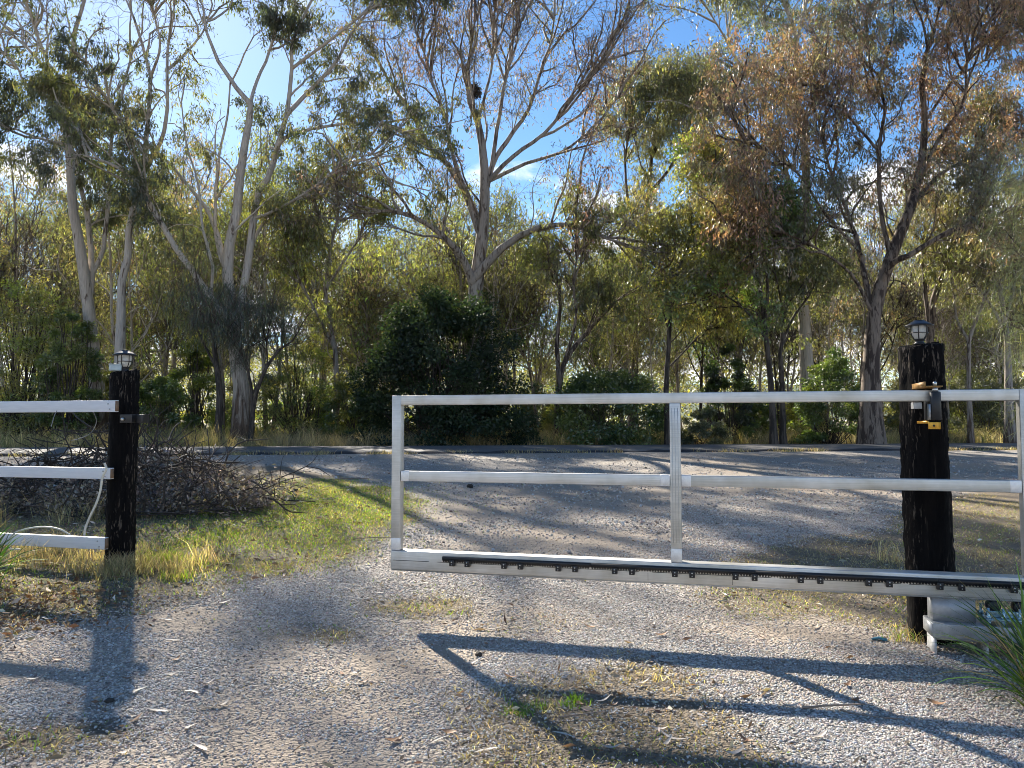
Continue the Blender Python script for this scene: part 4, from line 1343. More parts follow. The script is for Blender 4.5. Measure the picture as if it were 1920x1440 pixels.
lantern((P(1724, 640, 4.78)[0], 4.78, top_r[2]+0.003), 0.98, 'black lantern with frosted globe on the right post', 0.7)
q = P(216, 690, 6.22)
bx = empty('junction_box', (q[0], 6.22, top_l[2]+0.002), 0.5)
MB().box(-0.045, 0.045, -0.03, 0.03, 0, 0.045, 0.006).build('housing', M['grey_box'], bx)
MB().box(-0.047, 0.047, -0.032, 0.032, 0.0455, 0.055, 0.004).build('lid', M['grey_box'], bx)
tag(bx, 'small pale junction box beside the lantern on the left post', 'junction box')

# ------------------------------------------------------------------ fence rails on the left
f_ang = g_ang
fence = empty('rail_fence', (P(222, 800, 6.13)[0], 6.13, 0.0), f_ang)
tag(fence, 'three white horizontal fence rails screwed to the left post', 'fence')
for xe, zc, hh in ((0.0, 1.462, 0.092), (-0.028, 0.932, 0.088), (-0.062, 0.386, 0.092)):
    rl = MB().box(-6.0, xe, -0.045, 0.0, zc-hh/2, zc+hh/2, 0.004).build('rail', M['white_pvc'], fence)
    MB().box(xe+0.0005, xe+0.004, -0.040, -0.005, zc-hh/2+0.006, zc+hh/2-0.006).build('rail_end', M['rail_inside'], rl)
    for dx, dz in ((-0.062, 0.018), (-0.045, -0.024)):
        s = MB().lathe([(0.006, -0.002), (0.006, 0.002), (0.003, 0.0035)], 10).build('screw', M['galv'], rl, (xe+dx, -0.0475, zc+dz))
        s.rotation_euler = (R(90), 0, 0)
# loose cables
def strand(name, pp, D, r, mat, label, cat, dD=0.0):
    pts = [P(x, y, D+dD*i/(len(pp)-1)) for i, (x, y) in enumerate(pp)]
    c, rr = catmull(pts, [r]*len(pts), 40)
    o = MB().tube(c, r, 7).build(name, M[mat], smooth=True)
    return tag(o, label, cat)
strand('white_cable', [(196, 868), (199, 880), (192, 895), (188, 920), (180, 945), (168, 970), (160, 990), (158, 1004)], 6.04, 0.009, 'white_plastic', 'white cable hanging from the middle fence rail end', 'cable')
strand('white_cable', [(38, 1030), (18, 1028), (22, 1004), (45, 993), (80, 988), (110, 992), (132, 1003)], 6.02, 0.007, 'white_plastic', 'white cable looped over the lowest fence rail', 'cable', 0.05)
strand('loose_wire', [(96, 800), (104, 775), (118, 758), (140, 751), (158, 753), (172, 768), (181, 790), (170, 812), (150, 822), (134, 826)], 6.2, 0.003, 'wire', 'thin grey wire looped over the top fence rail', 'wire', 0.2)
# insulator at the foot of the left post
q = G(250, 1052)
ins = empty('fence_insulator', (q[0], q[1], q[2]), 0.4)
o = MB().lathe([(0.017, -0.014), (0.021, -0.012), (0.021, 0.012), (0.017, 0.014)], 14).build('eye', M['white_plastic'], ins, (-0.03, 0, 0.11)); o.rotation_euler = (R(90), 0, 0)
MB().lathe([(0.008, -0.016), (0.008, 0.016)], 10).build('eye_core', M['black'], o)
MB().tube([(-0.026, 0, 0.095), (-0.008, 0, 0.04), (0.012, 0, 0.0)], 0.010, 8).build('shank', M['white_plastic'], ins)
MB().box(-0.012, 0.04, -0.012, 0.012, -0.005, 0.014, 0.003).build('clip', M['galv_pale'], ins)
tag(ins, 'white plastic fence insulator lying at the foot of the left post', 'insulator')

# ------------------------------------------------------------------ guide roller at the right post (bolted to the post)
gr_u = gate_local(1751)
guide = empty('guide_roller', (GA[0]+math.cos(g_ang)*gr_u, GA[1]+math.sin(g_ang)*gr_u, 0.0), g_ang)
MB().lathe([(0.026, 1.338), (0.029, 1.342), (0.029, 1.498), (0.026, 1.502)], 20).build('roller', M['black'], guide, (0.0, -0.034, 0.0), smooth=False)
MB().lathe([(0.026, 1.338), (0.029, 1.342), (0.029, 1.498), (0.026, 1.502)], 20).build('roller', M['black'], guide, (0.0, T+0.034, 0.0), smooth=False)
MB().box(-0.052, 0.036, -0.055, 0.24, 1.528, 1.536).box(-0.060, -0.052, -0.055, 0.24, 1.528, 1.560).box(-0.052, 0.036, 0.235, 0.243, 1.536, 1.575).build('top_bracket', M['shaded_zinc'], guide)
MB().lathe([(0.016, 1.502), (0.016, 1.526)], 12).lathe([(0.011, 1.536), (0.011, 1.556), (0.007, 1.560)], 6).build('spindle', M['steel'], guide, (0.0, -0.034, 0.0))
MB().box(-0.046, 0.012, -0.062, -0.054, 1.286, 1.326, 0.002).box(-0.046, -0.040, -0.054, 0.20, 1.318, 1.334).box(0.012, 0.018, -0.062, -0.02, 1.286, 1.326).build('lower_bracket', M['yellow_zinc'], guide)
o = MB().lathe([(0.0065, -0.001), (0.0065, 0.001)], 12).build('bracket_hole', M['black'], guide, (-0.018, -0.0631, 1.306)); o.rotation_euler = (R(90), 0, 0)
MB().box(-0.035, -0.029, -0.05, 0.0, 1.34, 1.43).build('side_strap', M['galv'], guide)
MB().box(-0.10, -0.055, 0.03, 0.10, 1.405, 1.443, 0.002).build('stop_block', M['galv_pale'], guide)
tag(guide, 'yellow bracket with black nylon guide roller gripping the gate top rail', 'guide roller')

# ------------------------------------------------------------------ cantilever carriage under the gate
cu = gate_local(1745)
carr = empty('gate_carriage', (GA[0]+math.cos(g_ang)*cu, GA[1]+math.sin(g_ang)*cu, 0.0), g_ang)
zg = float(gz(carr.location.x, carr.location.y))
MB().box(-0.035, 0.80, -0.05, 0.16, zg+0.105, zg+0.185, 0.003).build('support_beam', M['galv'], carr)
MB().box(-0.0375, -0.0355, -0.045, 0.155, zg+0.11, zg+0.18).build('end_plate', M['galv_pale'], carr)
for x0 in (-0.02, 0.58):
    MB().box(x0, x0+0.008, -0.03, 0.15, zg-0.05, zg+0.105).box(x0+0.008, x0+0.262, -0.03, 0.15, zg+0.092, zg+0.1045).box(x0+0.262, x0+0.27, -0.03, 0.15, zg-0.05, zg+0.1045).build('leg_frame', M['galv_pale'], carr)
MB().box(-0.018, 0.205, 0.02, 0.028, zg+0.186, Z0-0.014).box(-0.018, -0.010, 0.028, 0.13, zg+0.186, Z0-0.014).build('side_plate', M['galv_pale'], carr)
pl = MB().box(0.235, 0.50, -0.045, 0.12, zg+0.215, zg+0.227, 0.002).build('trolley_plate', M['zinc_blue'], carr)
for i, (dx, dy) in enumerate(((0.255, -0.03), (0.255, 0.10), (0.48, -0.03), (0.48, 0.10), (0.33, -0.03), (0.41, -0.03))):
    MB().lathe([(0.007, zg+0.186), (0.007, zg+0.286)], 8, dx, dy).lathe([(0.013, zg+0.2275), (0.013, zg+0.242)], 6, dx, dy).lathe([(0.013, zg+0.200), (0.013, zg+0.2145)], 6, dx, dy).build('stud', M['zinc_blue'], pl)
MB().box(0.27, 0.46, 0.0, 0.075, zg+0.228, zg+0.262, 0.003).build('wheel_block', M['zinc_blue'], carr)
for dx in (0.30, 0.43):
    w = MB().lathe([(0.030, -0.03), (0.034, -0.026), (0.034, 0.026), (0.030, 0.03)], 18).build('wheel', M['black'], carr, (dx, 0.04, zg+0.285)); w.rotation_euler = (R(90), 0, 0)
MB().box(0.56, 0.78, -0.02, 0.14, zg+0.1865, zg+0.31, 0.006).build('motor_housing', M['grey_box'], carr)
tag(carr, 'galvanised carriage with blue zinc studs supporting the gate beside the right post', 'gate carriage')

# ------------------------------------------------------------------ strap-leaved clumps and wispy foliage
def strap_clump(name, base, n, L, label, cols, spread=0.9):
    root = empty(name, tuple(base))
    az = rng.random(n)*2*np.pi
    tilt = spread*rng.random(n)**0.7
    d = np.stack([np.sin(tilt)*np.cos(az), np.sin(tilt)*np.sin(az), np.cos(tilt)], 1)
    p = np.stack([rng.normal(0, 0.05, n), rng.normal(0, 0.05, n), np.full(n, -0.02)], 1)
    ll = L*(0.55+0.5*rng.random(n))
    K = 6
    pts = [p]
    for k in range(K):
        d = norm(d+np.array([0, 0, -0.075])*np.sin(tilt+0.25)[:, None]*(k*0.7+0.4))
        pts.append(pts[-1]+d*(ll/K)[:, None])
    pts = np.stack(pts, 1)
    side = norm(np.cross(d, np.array([[0, 0, 1.0]])+rng.normal(0, .3, (n, 3))))
    w = 0.0065*np.array([0.7, 1, 1, 0.95, 0.8, 0.5, 0.06])
    A = pts+side[:, None, :]*w[None, :, None]; B = pts-side[:, None, :]*w[None, :, None]
    V = np.stack([A, B], 2).reshape(-1, 3)
    i = np.arange(n)[:, None]*(K+1)*2; k = np.arange(K)[None, :]*2
    F = np.stack([i+k, i+k+1, i+k+3, i+k+2], -1).reshape(-1, 4)
    c = vary(cols, n, 0.3, 0.08)
    C = np.repeat(c, (K+1)*2, 0)
    f = link('strap_leaves', mesh_np('strap_leaves', V, [F], M['grass'], C), root); f['kind'] = 'stuff'
    tag(root, label, 'plant')
    return root
STR = [(0.04, 0.10, 0.016), (0.07, 0.15, 0.025), (0.11, 0.20, 0.035), (0.03, 0.07, 0.015), (0.30, 0.26, 0.14)]
q = G(1990, 1335)
strap_clump('mat_rush', q, 300, 0.74, 'large green strap-leaved clump at the lower right corner', STR, 1.0)
q = G(-62, 1105)
strap_clump('mat_rush', q, 240, 0.66, 'strap-leaved clump under the fence rails at the left edge', STR, 1.0)

sb = np.array([7.55, 9.6, float(gz(7.55, 9.6))])
root = empty('she_oak', tuple(sb))
lm_ = [([np.array([0, 0, -0.1]), np.array([-0.02, 0.05, 1.2]), np.array([0.05, 0.0, 2.6]), np.array([0.0, 0.1, 4.2]), np.array([0.1, 0, 6.0])], [0.075, 0.065, 0.05, 0.035, 0.012])]
for z_, L_, a_ in ((1.3, 1.1, 3.2), (1.7, 1.2, 3.6), (2.1, 1.3, 2.9), (2.6, 1.25, 3.4), (3.1, 1.2, 3.0), (3.7, 1.15, 3.5), (4.2, 0.9, 2.8), (1.5, 1.1, 0.8), (2.9, 1.2, 5.0), (3.9, 1.0, 0.4)):
    q = [np.array([0, 0, z_])]
    dd = np.array([math.cos(a_), math.sin(a_)*0.7, 0.35])
    for j in range(4):
        dd = norm(dd+np.array([0, 0, -0.03])+rng.normal(0, 0.08, 3)); q.append(q[-1]+dd*L_*0.8/4)
    lm_.append((q, [0.022, 0.017, 0.013, 0.009, 0.005]))
pts, rad = limb_arrays(lm_, 12)
V, F = tubes(pts, rad, 7)
wood, lv = make_crown(pts[1:], rad[1:], cfg((8, 4, 5, 7), (0.42, 0.3, 0.16), [(0.075, 0.095, 0.045), (0.10, 0.12, 0.055), (0.13, 0.14, 0.075)], more=1.0, t0=0.3, bare=0.0, leaf=0.19, aspect=0.026, droop=0.75, r2=0.003, r3=0.0018, ldir=0.8))
link('trunk', wood_mesh(V, F, wood, 'bark_brown'), root)
c_ = link('crown', mesh_np('crown', lv[0], [lv[1]], M['leaf'], lv[2]), root); c_['kind'] = 'stuff'
tag(root, 'wispy pale green needle-leaved tree reaching in from the right edge', 'tree')

# bird nest in the half-bare gum
q = P(889, 172, 27.45)
nb = MB()
for _ in range(150):
    a = rng.random()*6.28; r_ = 0.20*rng.random()**0.5
    p0 = np.array([r_*math.cos(a), r_*math.sin(a), rng.normal(0, 0.11)])
    dd = norm(np.array([-math.sin(a), math.cos(a), rng.normal(0, 0.35)]))*0.22
    nb.tube([p0-dd, p0+rng.normal(0, .03, 3), p0+dd], 0.012, 3)
tag(nb.build('bird_nest', M['bark_dark'], None, tuple(q)), 'dark stick nest in the fork of the half-bare gum', 'nest')

# ------------------------------------------------------------------ pile of cut branches
c0 = G(175, 972)
pile = empty('brush_pile', (c0[0], c0[1]+0.9, float(gz(c0[0], c0[1]+0.9))))
PW, PD_, PH = 1.65, 0.95, 0.56
def pile_h(x, y):
    e = np.clip(1-(x/PW)**2-(y/PD_)**2, 0, 1)
    return PH*e**0.6*(0.45+0.65*vnoise(x+pile.location.x, y+pile.location.y, 1.6)+0.4*vnoise(x, y, 4.0))
for i in range(300):
    x_ = rng.uniform(-PW*0.95, PW*0.9); y_ = rng.uniform(-PD_, PD_*0.8)
    z_ = float(pile_h(x_, y_))*(0.25+0.95*rng.random()**0.6)+0.05
    d = norm(np.array([rng.normal(0.3, 1), rng.normal(-0.3, 0.6), rng.normal(0.15, 0.45)]))
    L = rng.uniform(0.35, 1.1)
    w = walk(np.array([[x_, y_, z_]]), d[None], np.array([L]), 6, 0.28, 0.0)[0]
    if i < 14:    # the loose ends sticking out to the right over the grass
        w = w*np.array([0.6, 0.6, 0.6])+np.array([PW*0.62+0.25*rng.random(), -PD_*0.35, 0.16])
    w[:, 2] = np.maximum(w[:, 2], 0.03)
    r_ = rng.uniform(0.005, 0.015)
    mb = MB().tube(w, np.linspace(r_, r_*0.4, len(w)), 5)
    for _ in range(3):
        k = rng.integers(1, 5)
        s2 = walk(w[k][None], norm(w[k]-w[k-1]+rng.normal(0, .6, 3))[None], np.array([L*0.4]), 4, 0.3, 0.0)[0]
        mb.tube(s2, np.linspace(r_*0.5, r_*0.2, 5), 4)
    mb.build('branch', M['twig'], pile)
n = 23000
x_ = rng.uniform(-PW, PW, n); y_ = rng.uniform(-PD_, PD_, n)
hh = pile_h(x_, y_)
k = hh > 0.06
x_, y_, hh = x_[k], y_[k], hh[k]
z_ = hh*(1-0.6*rng.random(len(hh))**2.2)+rng.normal(0, 0.055, len(hh))
n = len(z_)
pos = np.stack([x_, y_, np.maximum(z_, 0.02)], 1)
pos = np.vstack([pos, np.array([PW*0.95, -PD_*0.35, 0.22])+rng.normal(0, 1, (500, 3))*np.array([0.28, 0.22, 0.10])])
pos[:, 2] = np.maximum(pos[:, 2], 0.02)
n = len(pos)
ll = np.clip(0.046*np.exp(rng.normal(0, 0.42, n)), 0, 0.10)
lv = leaves_mesh(pos, norm(rng.normal(size=(n, 3))), ll, ll*0.45, vary([(0.30, 0.26, 0.235), (0.38, 0.34, 0.31), (0.20, 0.165, 0.145), (0.46, 0.41, 0.37), (0.30, 0.23, 0.18)], n, 0.32, 0.05), 0.5)
o = link('dead_leaves', mesh_np('dead_leaves', lv[0], [lv[1]], M['dead_leaf'], lv[2]), pile); o['kind'] = 'stuff'
tag(pile, 'tangled pile of cut branches with grey dead leaves behind the left post', 'brush pile')

# ------------------------------------------------------------------ grasses
def blades(pos, h, w, col, lean=0.35):
    n = len(pos)
    az = rng.random(n)*6.283
    d = np.stack([np.cos(az), np.sin(az), np.zeros(n)], 1)
    side = np.stack([-np.sin(az), np.cos(az), np.zeros(n)], 1)
    ra = rng.random(n)*6.283
    side = np.stack([np.cos(ra), np.sin(ra), np.zeros(n)], 1)
    ln = (lean*(0.3+1.2*rng.random(n))*h)[:, None]
    up = np.array([[0, 0, 1.0]])
    H = h[:, None]; W = w[:, None]*0.5
    a = pos-side*W; b_ = pos+side*W
    m_ = pos+up*H*0.55+d*ln*0.35
    c_ = m_-side*W*0.8; e_ = m_+side*W*0.8
    t_ = pos+up*H*(1-0.25*rng.random((n, 1)))+d*ln
    V = np.stack([a, b_, e_, c_, t_], 1).reshape(-1, 3)
    i = np.arange(n)[:, None]*5
    return V, [i+np.array([[0, 1, 2, 3]]), i+np.array([[3, 2, 4]])], np.repeat(col, 5, 0)
def grass_obj(name, pos, h, w, col, label, lean=0.35):
    V, F, C = blades(pos, h, w, col, lean)
    o = link(name, mesh_np(name, V, F, M['grass'], C))
    tag(o, label, 'grass', kind='stuff')
def scatter(n, x0, x1, y0, y1):
    x = rng.uniform(x0, x1, n); y = rng.uniform(y0, y1, n)
    return x, y
STRAW = [(0.40, 0.33, 0.20), (0.31, 0.25, 0.15), (0.48, 0.42, 0.28), (0.22, 0.18, 0.11), (0.18, 0.17, 0.08)]
GREEN = [(0.10, 0.20, 0.018), (0.16, 0.28, 0.022), (0.24, 0.32, 0.028), (0.28, 0.30, 0.05)]
# green turf left of the drive
x, y = scatter(150000, -6.5, 0.6, 5.0, 13.5)
gr_, gn_, _ = masks(x, y)
k = rng.random(len(x)) < gn_*1.3*(1-gr_*0.8)
x, y = x[k], y[k]
x, y = x[:60000], y[:60000]
h = rng.uniform(0.010, 0.034, len(x))*(0.7+0.8*vnoise(x, y, 2.5))
grass_obj('green_turf', np.stack([x, y, gz(x, y)], 1), h, np.full(len(x), 0.007), vary(GREEN+[STRAW[4], STRAW[0]], len(x), 0.25, 0.06), 'short bright green grass beside the gravel drive', 0.7)
# dry short grass where there is no gravel
x, y = scatter(420000, -7, 7.5, 2.4, 14)
inv_ = (np.abs(x) < 0.72*y+0.8)
x, y = x[inv_], y[inv_]
gr_, gn_, _ = masks(x, y)
k = rng.random(len(x)) < np.clip((1-gr_)**1.5*1.0*(1-gn_*0.7)*np.clip(fbm(x, y, 1.9)*2.6-0.55, 0.06, 1)*np.clip(5.5/y, .3, 1), 0, 1)
x, y = x[k], y[k]
n = min(len(x), 62000); x, y = x[:n], y[:n]
h = rng.uniform(0.010, 0.036, n)*(0.5+1.1*vnoise(x, y, 1.3))
dry = np.where(rng.random((n, 1)) < np.clip(fbm(x, y, 0.8)[:, None]*1.7-0.62, 0, 0.6), vary(GREEN[:3]+[STRAW[4], STRAW[3]], n, 0.25, 0.05), vary(STRAW, n, 0.25, 0.05))
grass_obj('dry_grass', np.stack([x, y, gz(x, y)], 1), h, np.full(n, 0.0055), dry, 'short dry straw-coloured grass among the gravel', 1.3)
# tall straw round the left post and under the fence
def tuft_field(c, n_t, sx, sy, n_b, h0, h1, cols, wid, sd=0.07):
    tx = c[0]+rng.normal(0, sx, n_t); ty = c[1]+rng.normal(0, sy, n_t)
    i = rng.integers(0, n_t, n_b)
    x = tx[i]+rng.normal(0, sd, n_b); y = ty[i]+rng.normal(0, sd, n_b)
    hh_ = rng.uniform(h0, h1, n_t)[i]*(0.4+0.6*rng.random(n_b))
    return np.stack([x, y, gz(x, y)-0.01], 1), hh_, np.full(n_b, wid), vary(cols, n_b, 0.25, 0.05)
parts_ = []
parts_.append(tuft_field(G(100, 1045), 24, 0.55, 0.30, 1500, 0.12, 0.34, STRAW[:4], 0.005))
parts_.append(tuft_field(G(235, 1072), 14, 0.20, 0.08, 1800, 0.10, 0.22, STRAW, 0.005))
parts_.append(tuft_field(G(310, 1060), 10, 0.22, 0.18, 1000, 0.05, 0.14, STRAW[:2]+GREEN[1:], 0.006))
parts_.append(tuft_field(G(60, 965), 20, 0.6, 0.4, 1000, 0.2, 0.5, STRAW, 0.005))
parts_.append(tuft_field(G(1665, 1110), 10, 0.22, 0.12, 1200, 0.06, 0.16, STRAW[:3]+GREEN[2:], 0.005))
parts_.append(tuft_field(G(1655, 1050), 3, 0.10, 0.10, 50, 0.25, 0.50, STRAW[:3], 0.005))
parts_.append(tuft_field(G(1735, 1200), 9, 0.13, 0.07, 420, 0.05, 0.15, STRAW+GREEN[:1], 0.005, 0.04))
parts_.append(tuft_field(G(1020, 1330), 6, 0.16, 0.06, 260, 0.04, 0.08, GREEN[:2], 0.006, 0.03))
parts_.append(tuft_field(G(1000, 985), 9, 0.5, 0.25, 160, 0.03, 0.07, STRAW[:2]+GREEN[:1], 0.006))
P_ = [np.concatenate(a) for a in zip(*parts_)]
grass_obj('straw_grass', *P_, 'tall dry straw tufts round the foot of the posts and fence', 0.55)
# verge along the far side of the road
n_t = 2100
tx = rng.uniform(-24, 28, n_t)
ts = ROAD_B+0.15+3.4*rng.random(n_t)**1.4
keep = rng.random(n_t) < np.clip(fbm(tx, ts, 0.5)*2.2-0.2, 0.25, 1)
tx, ts = tx[keep], ts[keep]; n_t = len(tx)
ty = ts+ROAD_SLOPE*tx
n_b = 52000
i = rng.integers(0, n_t, n_b)
th_ = (rng.uniform(0.4, 1.15, n_t)*np.clip((ts-ROAD_B)*1.2+0.45, 0.4, 1))[i]
x = tx[i]+rng.normal(0, 0.11, n_b); y = ty[i]+rng.normal(0, 0.11, n_b)
tc_ = 1.15*np.array([STRAW[2], STRAW[1], STRAW[4], (0.22, 0.22, 0.09), (0.24, 0.20, 0.14), STRAW[0]])[rng.integers(0, 6, n_t)][i]
grass_obj('verge_grass', np.stack([x, y, gz(x, y)-0.03], 1), th_*(0.4+0.6*rng.random(n_b)), np.full(n_b, 0.011), tc_*np.exp(rng.normal(0, .25, (n_b, 1))), 'tall dry grass along the far edge of the road', 0.6)
# broken tufts where the gravel meets the road
n_t = 260
tx = rng.uniform(-20, 24, n_t); ts = ROAD_A-0.05+rng.normal(0, 0.16, n_t)
keep = fbm(tx, ts, 0.9) > 0.47
tx, ts = tx[keep], ts[keep]; n_t = len(tx)
n_b = 7000
i = rng.integers(0, n_t, n_b)
x = tx[i]+rng.normal(0, 0.14, n_b); y = (ts+ROAD_SLOPE*tx)[i]+rng.normal(0, 0.08, n_b)
grass_obj('road_edge_grass', np.stack([x, y, gz(x, y)-0.01], 1), rng.uniform(0.05, 0.16, n_b), np.full(n_b, 0.012), vary(STRAW, n_b, 0.3, 0.05), 'sparse dry grass along the near edge of the road', 0.7)
# understorey grass in the wood
n_b = 26000
D_ = 28+45*rng.random(n_b)**1.3; pxx = rng.uniform(-100, 2020, n_b)
x = (pxx-960)/FPX*D_
grass_obj('woodland_grass', np.stack([x, D_, gz(x, D_)-0.03], 1), rng.uniform(0.25, 0.8, n_b), np.full(n_b, 0.03), vary([STRAW[1], STRAW[4], (0.13, 0.15, 0.045), (0.17, 0.17, 0.06)], n_b, 0.3, 0.05), 'yellowish grass on the woodland floor', 0.7)

# ------------------------------------------------------------------ gravel stones: points in a mesh, one small stone on each
def gn_pebbles(name, pos, scl, rot, col, label):
    me = bpy.data.meshes.new(name)
    n = len(pos)
    me.vertices.add(n); me.vertices.foreach_set('co', np.asarray(pos, np.float32).ravel())
    a = me.attributes.new('size', 'FLOAT_VECTOR', 'POINT'); a.data.foreach_set('vector', np.asarray(scl, np.float32).ravel())
    a = me.attributes.new('turn', 'FLOAT_VECTOR', 'POINT'); a.data.foreach_set('vector', np.asarray(rot, np.float32).ravel())
    a = me.attributes.new('tint', 'FLOAT_COLOR', 'POINT')
    c = np.ones((n, 4), np.float32); c[:, :3] = col; a.data.foreach_set('color', c.ravel())
    o = link(name, me)
    ng = bpy.data.node_groups.new(name, 'GeometryNodeTree')
    ng.interface.new_socket('Geometry', in_out='INPUT', socket_type='NodeSocketGeometry')
    ng.interface.new_socket('Geometry', in_out='OUTPUT', socket_type='NodeSocketGeometry')
    gi = ng.nodes.new('NodeGroupInput'); go = ng.nodes.new('NodeGroupOutput')
    ico = ng.nodes.new('GeometryNodeMeshIcoSphere'); ico.inputs['Radius'].default_value = 1.0; ico.inputs['Subdivisions'].default_value = 1
    sm = ng.nodes.new('GeometryNodeSetMaterial'); sm.inputs['Material'].default_value = M['pebble']
    iop = ng.nodes.new('GeometryNodeInstanceOnPoints')
    def attr(nm, ty):
        q_ = ng.nodes.new('GeometryNodeInputNamedAttribute'); q_.data_type = ty; q_.inputs['Name'].default_value = nm
        return q_.outputs['Attribute']
    e2r = ng.nodes.new('FunctionNodeEulerToRotation')
    L_ = ng.links.new
    L_(ico.outputs['Mesh'], sm.inputs['Geometry'])
    L_(gi.outputs[0], iop.inputs['Points'])
    L_(sm.outputs[0], iop.inputs['Instance'])
    L_(attr('size', 'FLOAT_VECTOR'), iop.inputs['Scale'])
    L_(attr('turn', 'FLOAT_VECTOR'), e2r.inputs[0])
    L_(e2r.outputs[0], iop.inputs['Rotation'])
    L_(iop.outputs['Instances'], go.inputs[0])
    md = o.modifiers.new('stones', 'NODES'); md.node_group = ng
    me.materials.append(M['pebble'])
    tag(o, label, 'gravel', kind='stuff')
n = 800000
yy = 2.45*(14.0/2.45)**rng.random(n)          # denser close by
xx = (rng.random(n)*2-1)*(0.72*yy+0.7)
gr_, gn_, sd_ = masks(xx, yy)
cl_ = fbm(xx, yy, 1.1)
pr = np.clip(gr_*1.15, 0, 1)*np.clip(0.40+1.5*(cl_-0.25), 0.12, 1)*(1-0.88*sd_)*(1-sstep(7.5, 13.5, yy+1.5*(fbm(xx, yy, 0.8)-0.5)))
pr = np.maximum(pr, 0.02*(yy < 6))
k = rng.random(n) < pr
xx, yy = xx[k][:340000], yy[k][:340000]
n = len(xx)
r_ = 0.0047*np.exp(np.clip(rng.normal(0, 0.33, n), -1, 0.62))*np.clip(0.75+0.05*yy, 0.8, 1.3)
scl = np.stack([r_*rng.uniform(0.8, 1.35, n), r_*rng.uniform(0.7, 1.1, n), r_*rng.uniform(0.45, 0.8, n)], 1)
rot = np.stack([rng.normal(0, 0.35, n), rng.normal(0, 0.35, n), rng.random(n)*6.28], 1)
pos = np.stack([xx, yy, gz(xx, yy)+0.006+r_*0.25], 1)
n2 = 46000
y2 = 6.5*(19.3/6.5)**rng.random(n2); x2 = (rng.random(n2)*2-1)*(0.70*y2+0.3)
g2_, _, _ = masks(x2, y2)
k = (rng.random(n2) < np.clip(g2_*1.2-0.1, 0, 1)*np.clip(fbm(x2, y2, 1.4)*2.4-0.5, 0.1, 1)*sstep(6.5, 11, y2)) & (sroad(x2, y2) < 19.5)
x2, y2 = x2[k], y2[k]; n2 = len(x2)
q2 = 0.0105*np.exp(rng.normal(0, 0.35, n2))
scl = np.vstack([scl, np.stack([q2*1.2, q2, q2*0.7], 1)]); rot = np.vstack([rot, rng.normal(0, 1.0, (n2, 3))])
pos = np.vstack([pos, np.stack([x2, y2, gz(x2, y2)+0.006+q2*0.3], 1)])
xx = np.concatenate([xx, x2]); yy = np.concatenate([yy, y2]); n = len(xx)
warm = np.clip((fbm(xx-3, yy+8, 0.6)-0.42)*3+sstep(0.8, 2.2, xx)*0.7, 0, 1)[:, None]
warm = np.maximum(warm, masks(xx, yy)[2][:, None])
cool = vary([(0.40, 0.37, 0.335), (0.50, 0.465, 0.42), (0.22, 0.205, 0.188), (0.60, 0.565, 0.515)], n, 0.32, 0.03)
tan_ = vary([(0.42, 0.35, 0.30), (0.50, 0.43, 0.37), (0.32, 0.26, 0.22), (0.58, 0.52, 0.46)], n, 0.25, 0.04)
gn_pebbles('gravel', pos, scl, rot, np.clip(np.where(rng.random((n, 1)) < warm*0.75+0.15, tan_, cool), 0, 0.56), 'loose grey crushed gravel over the driveway')

# ------------------------------------------------------------------ fallen leaves, bark and small things
def leaf_variant(L, W, curl, tw):
    K = 6
    V = []
    for k in range(K+1):
        t = k/K
        w = W*math.sin(math.pi*(0.06+0.9*t))**0.8*(1-0.35*t)
        bend = curl*L*(t-0.5)**2
        sx = tw*L*(t-0.5)**2
        for s in (-1, 0, 1):
            V.append((L*(t-0.5), sx+s*w*0.5, bend+abs(s)*w*0.18+0.002))
    F = []
    for k in range(K):
        for s in range(2):
            a = k*3+s
            F.append((a, a+1, a+4, a+3))
    return np.array(V), np.array(F)
LEAF_COL = [(0.55, 0.48, 0.40), (0.46, 0.40, 0.34), (0.36, 0.20, 0.10), (0.50, 0.45, 0.38), (0.24, 0.13, 0.07)]
leaf_meshes = []
for i, (L, W, cu_, tw) in enumerate([(0.12, 0.022, 0.5, 0.5), (0.09, 0.024, 0.9, -0.3), (0.075, 0.035, 0.7, 0.2), (0.10, 0.018, 0.25, -0.7), (0.06, 0.028, 1.0, 0.1)]):
    V, F = leaf_variant(L, W, cu_, tw)
    mt = simple('fallen_leaf_%s' % 'abcde'[i], LEAF_COL[i], 0.6, 0, 0.2, 30, bmp=0.1)
    leaf_meshes.append(mesh_np('fallen_leaf', V, [F], mt, None, True))
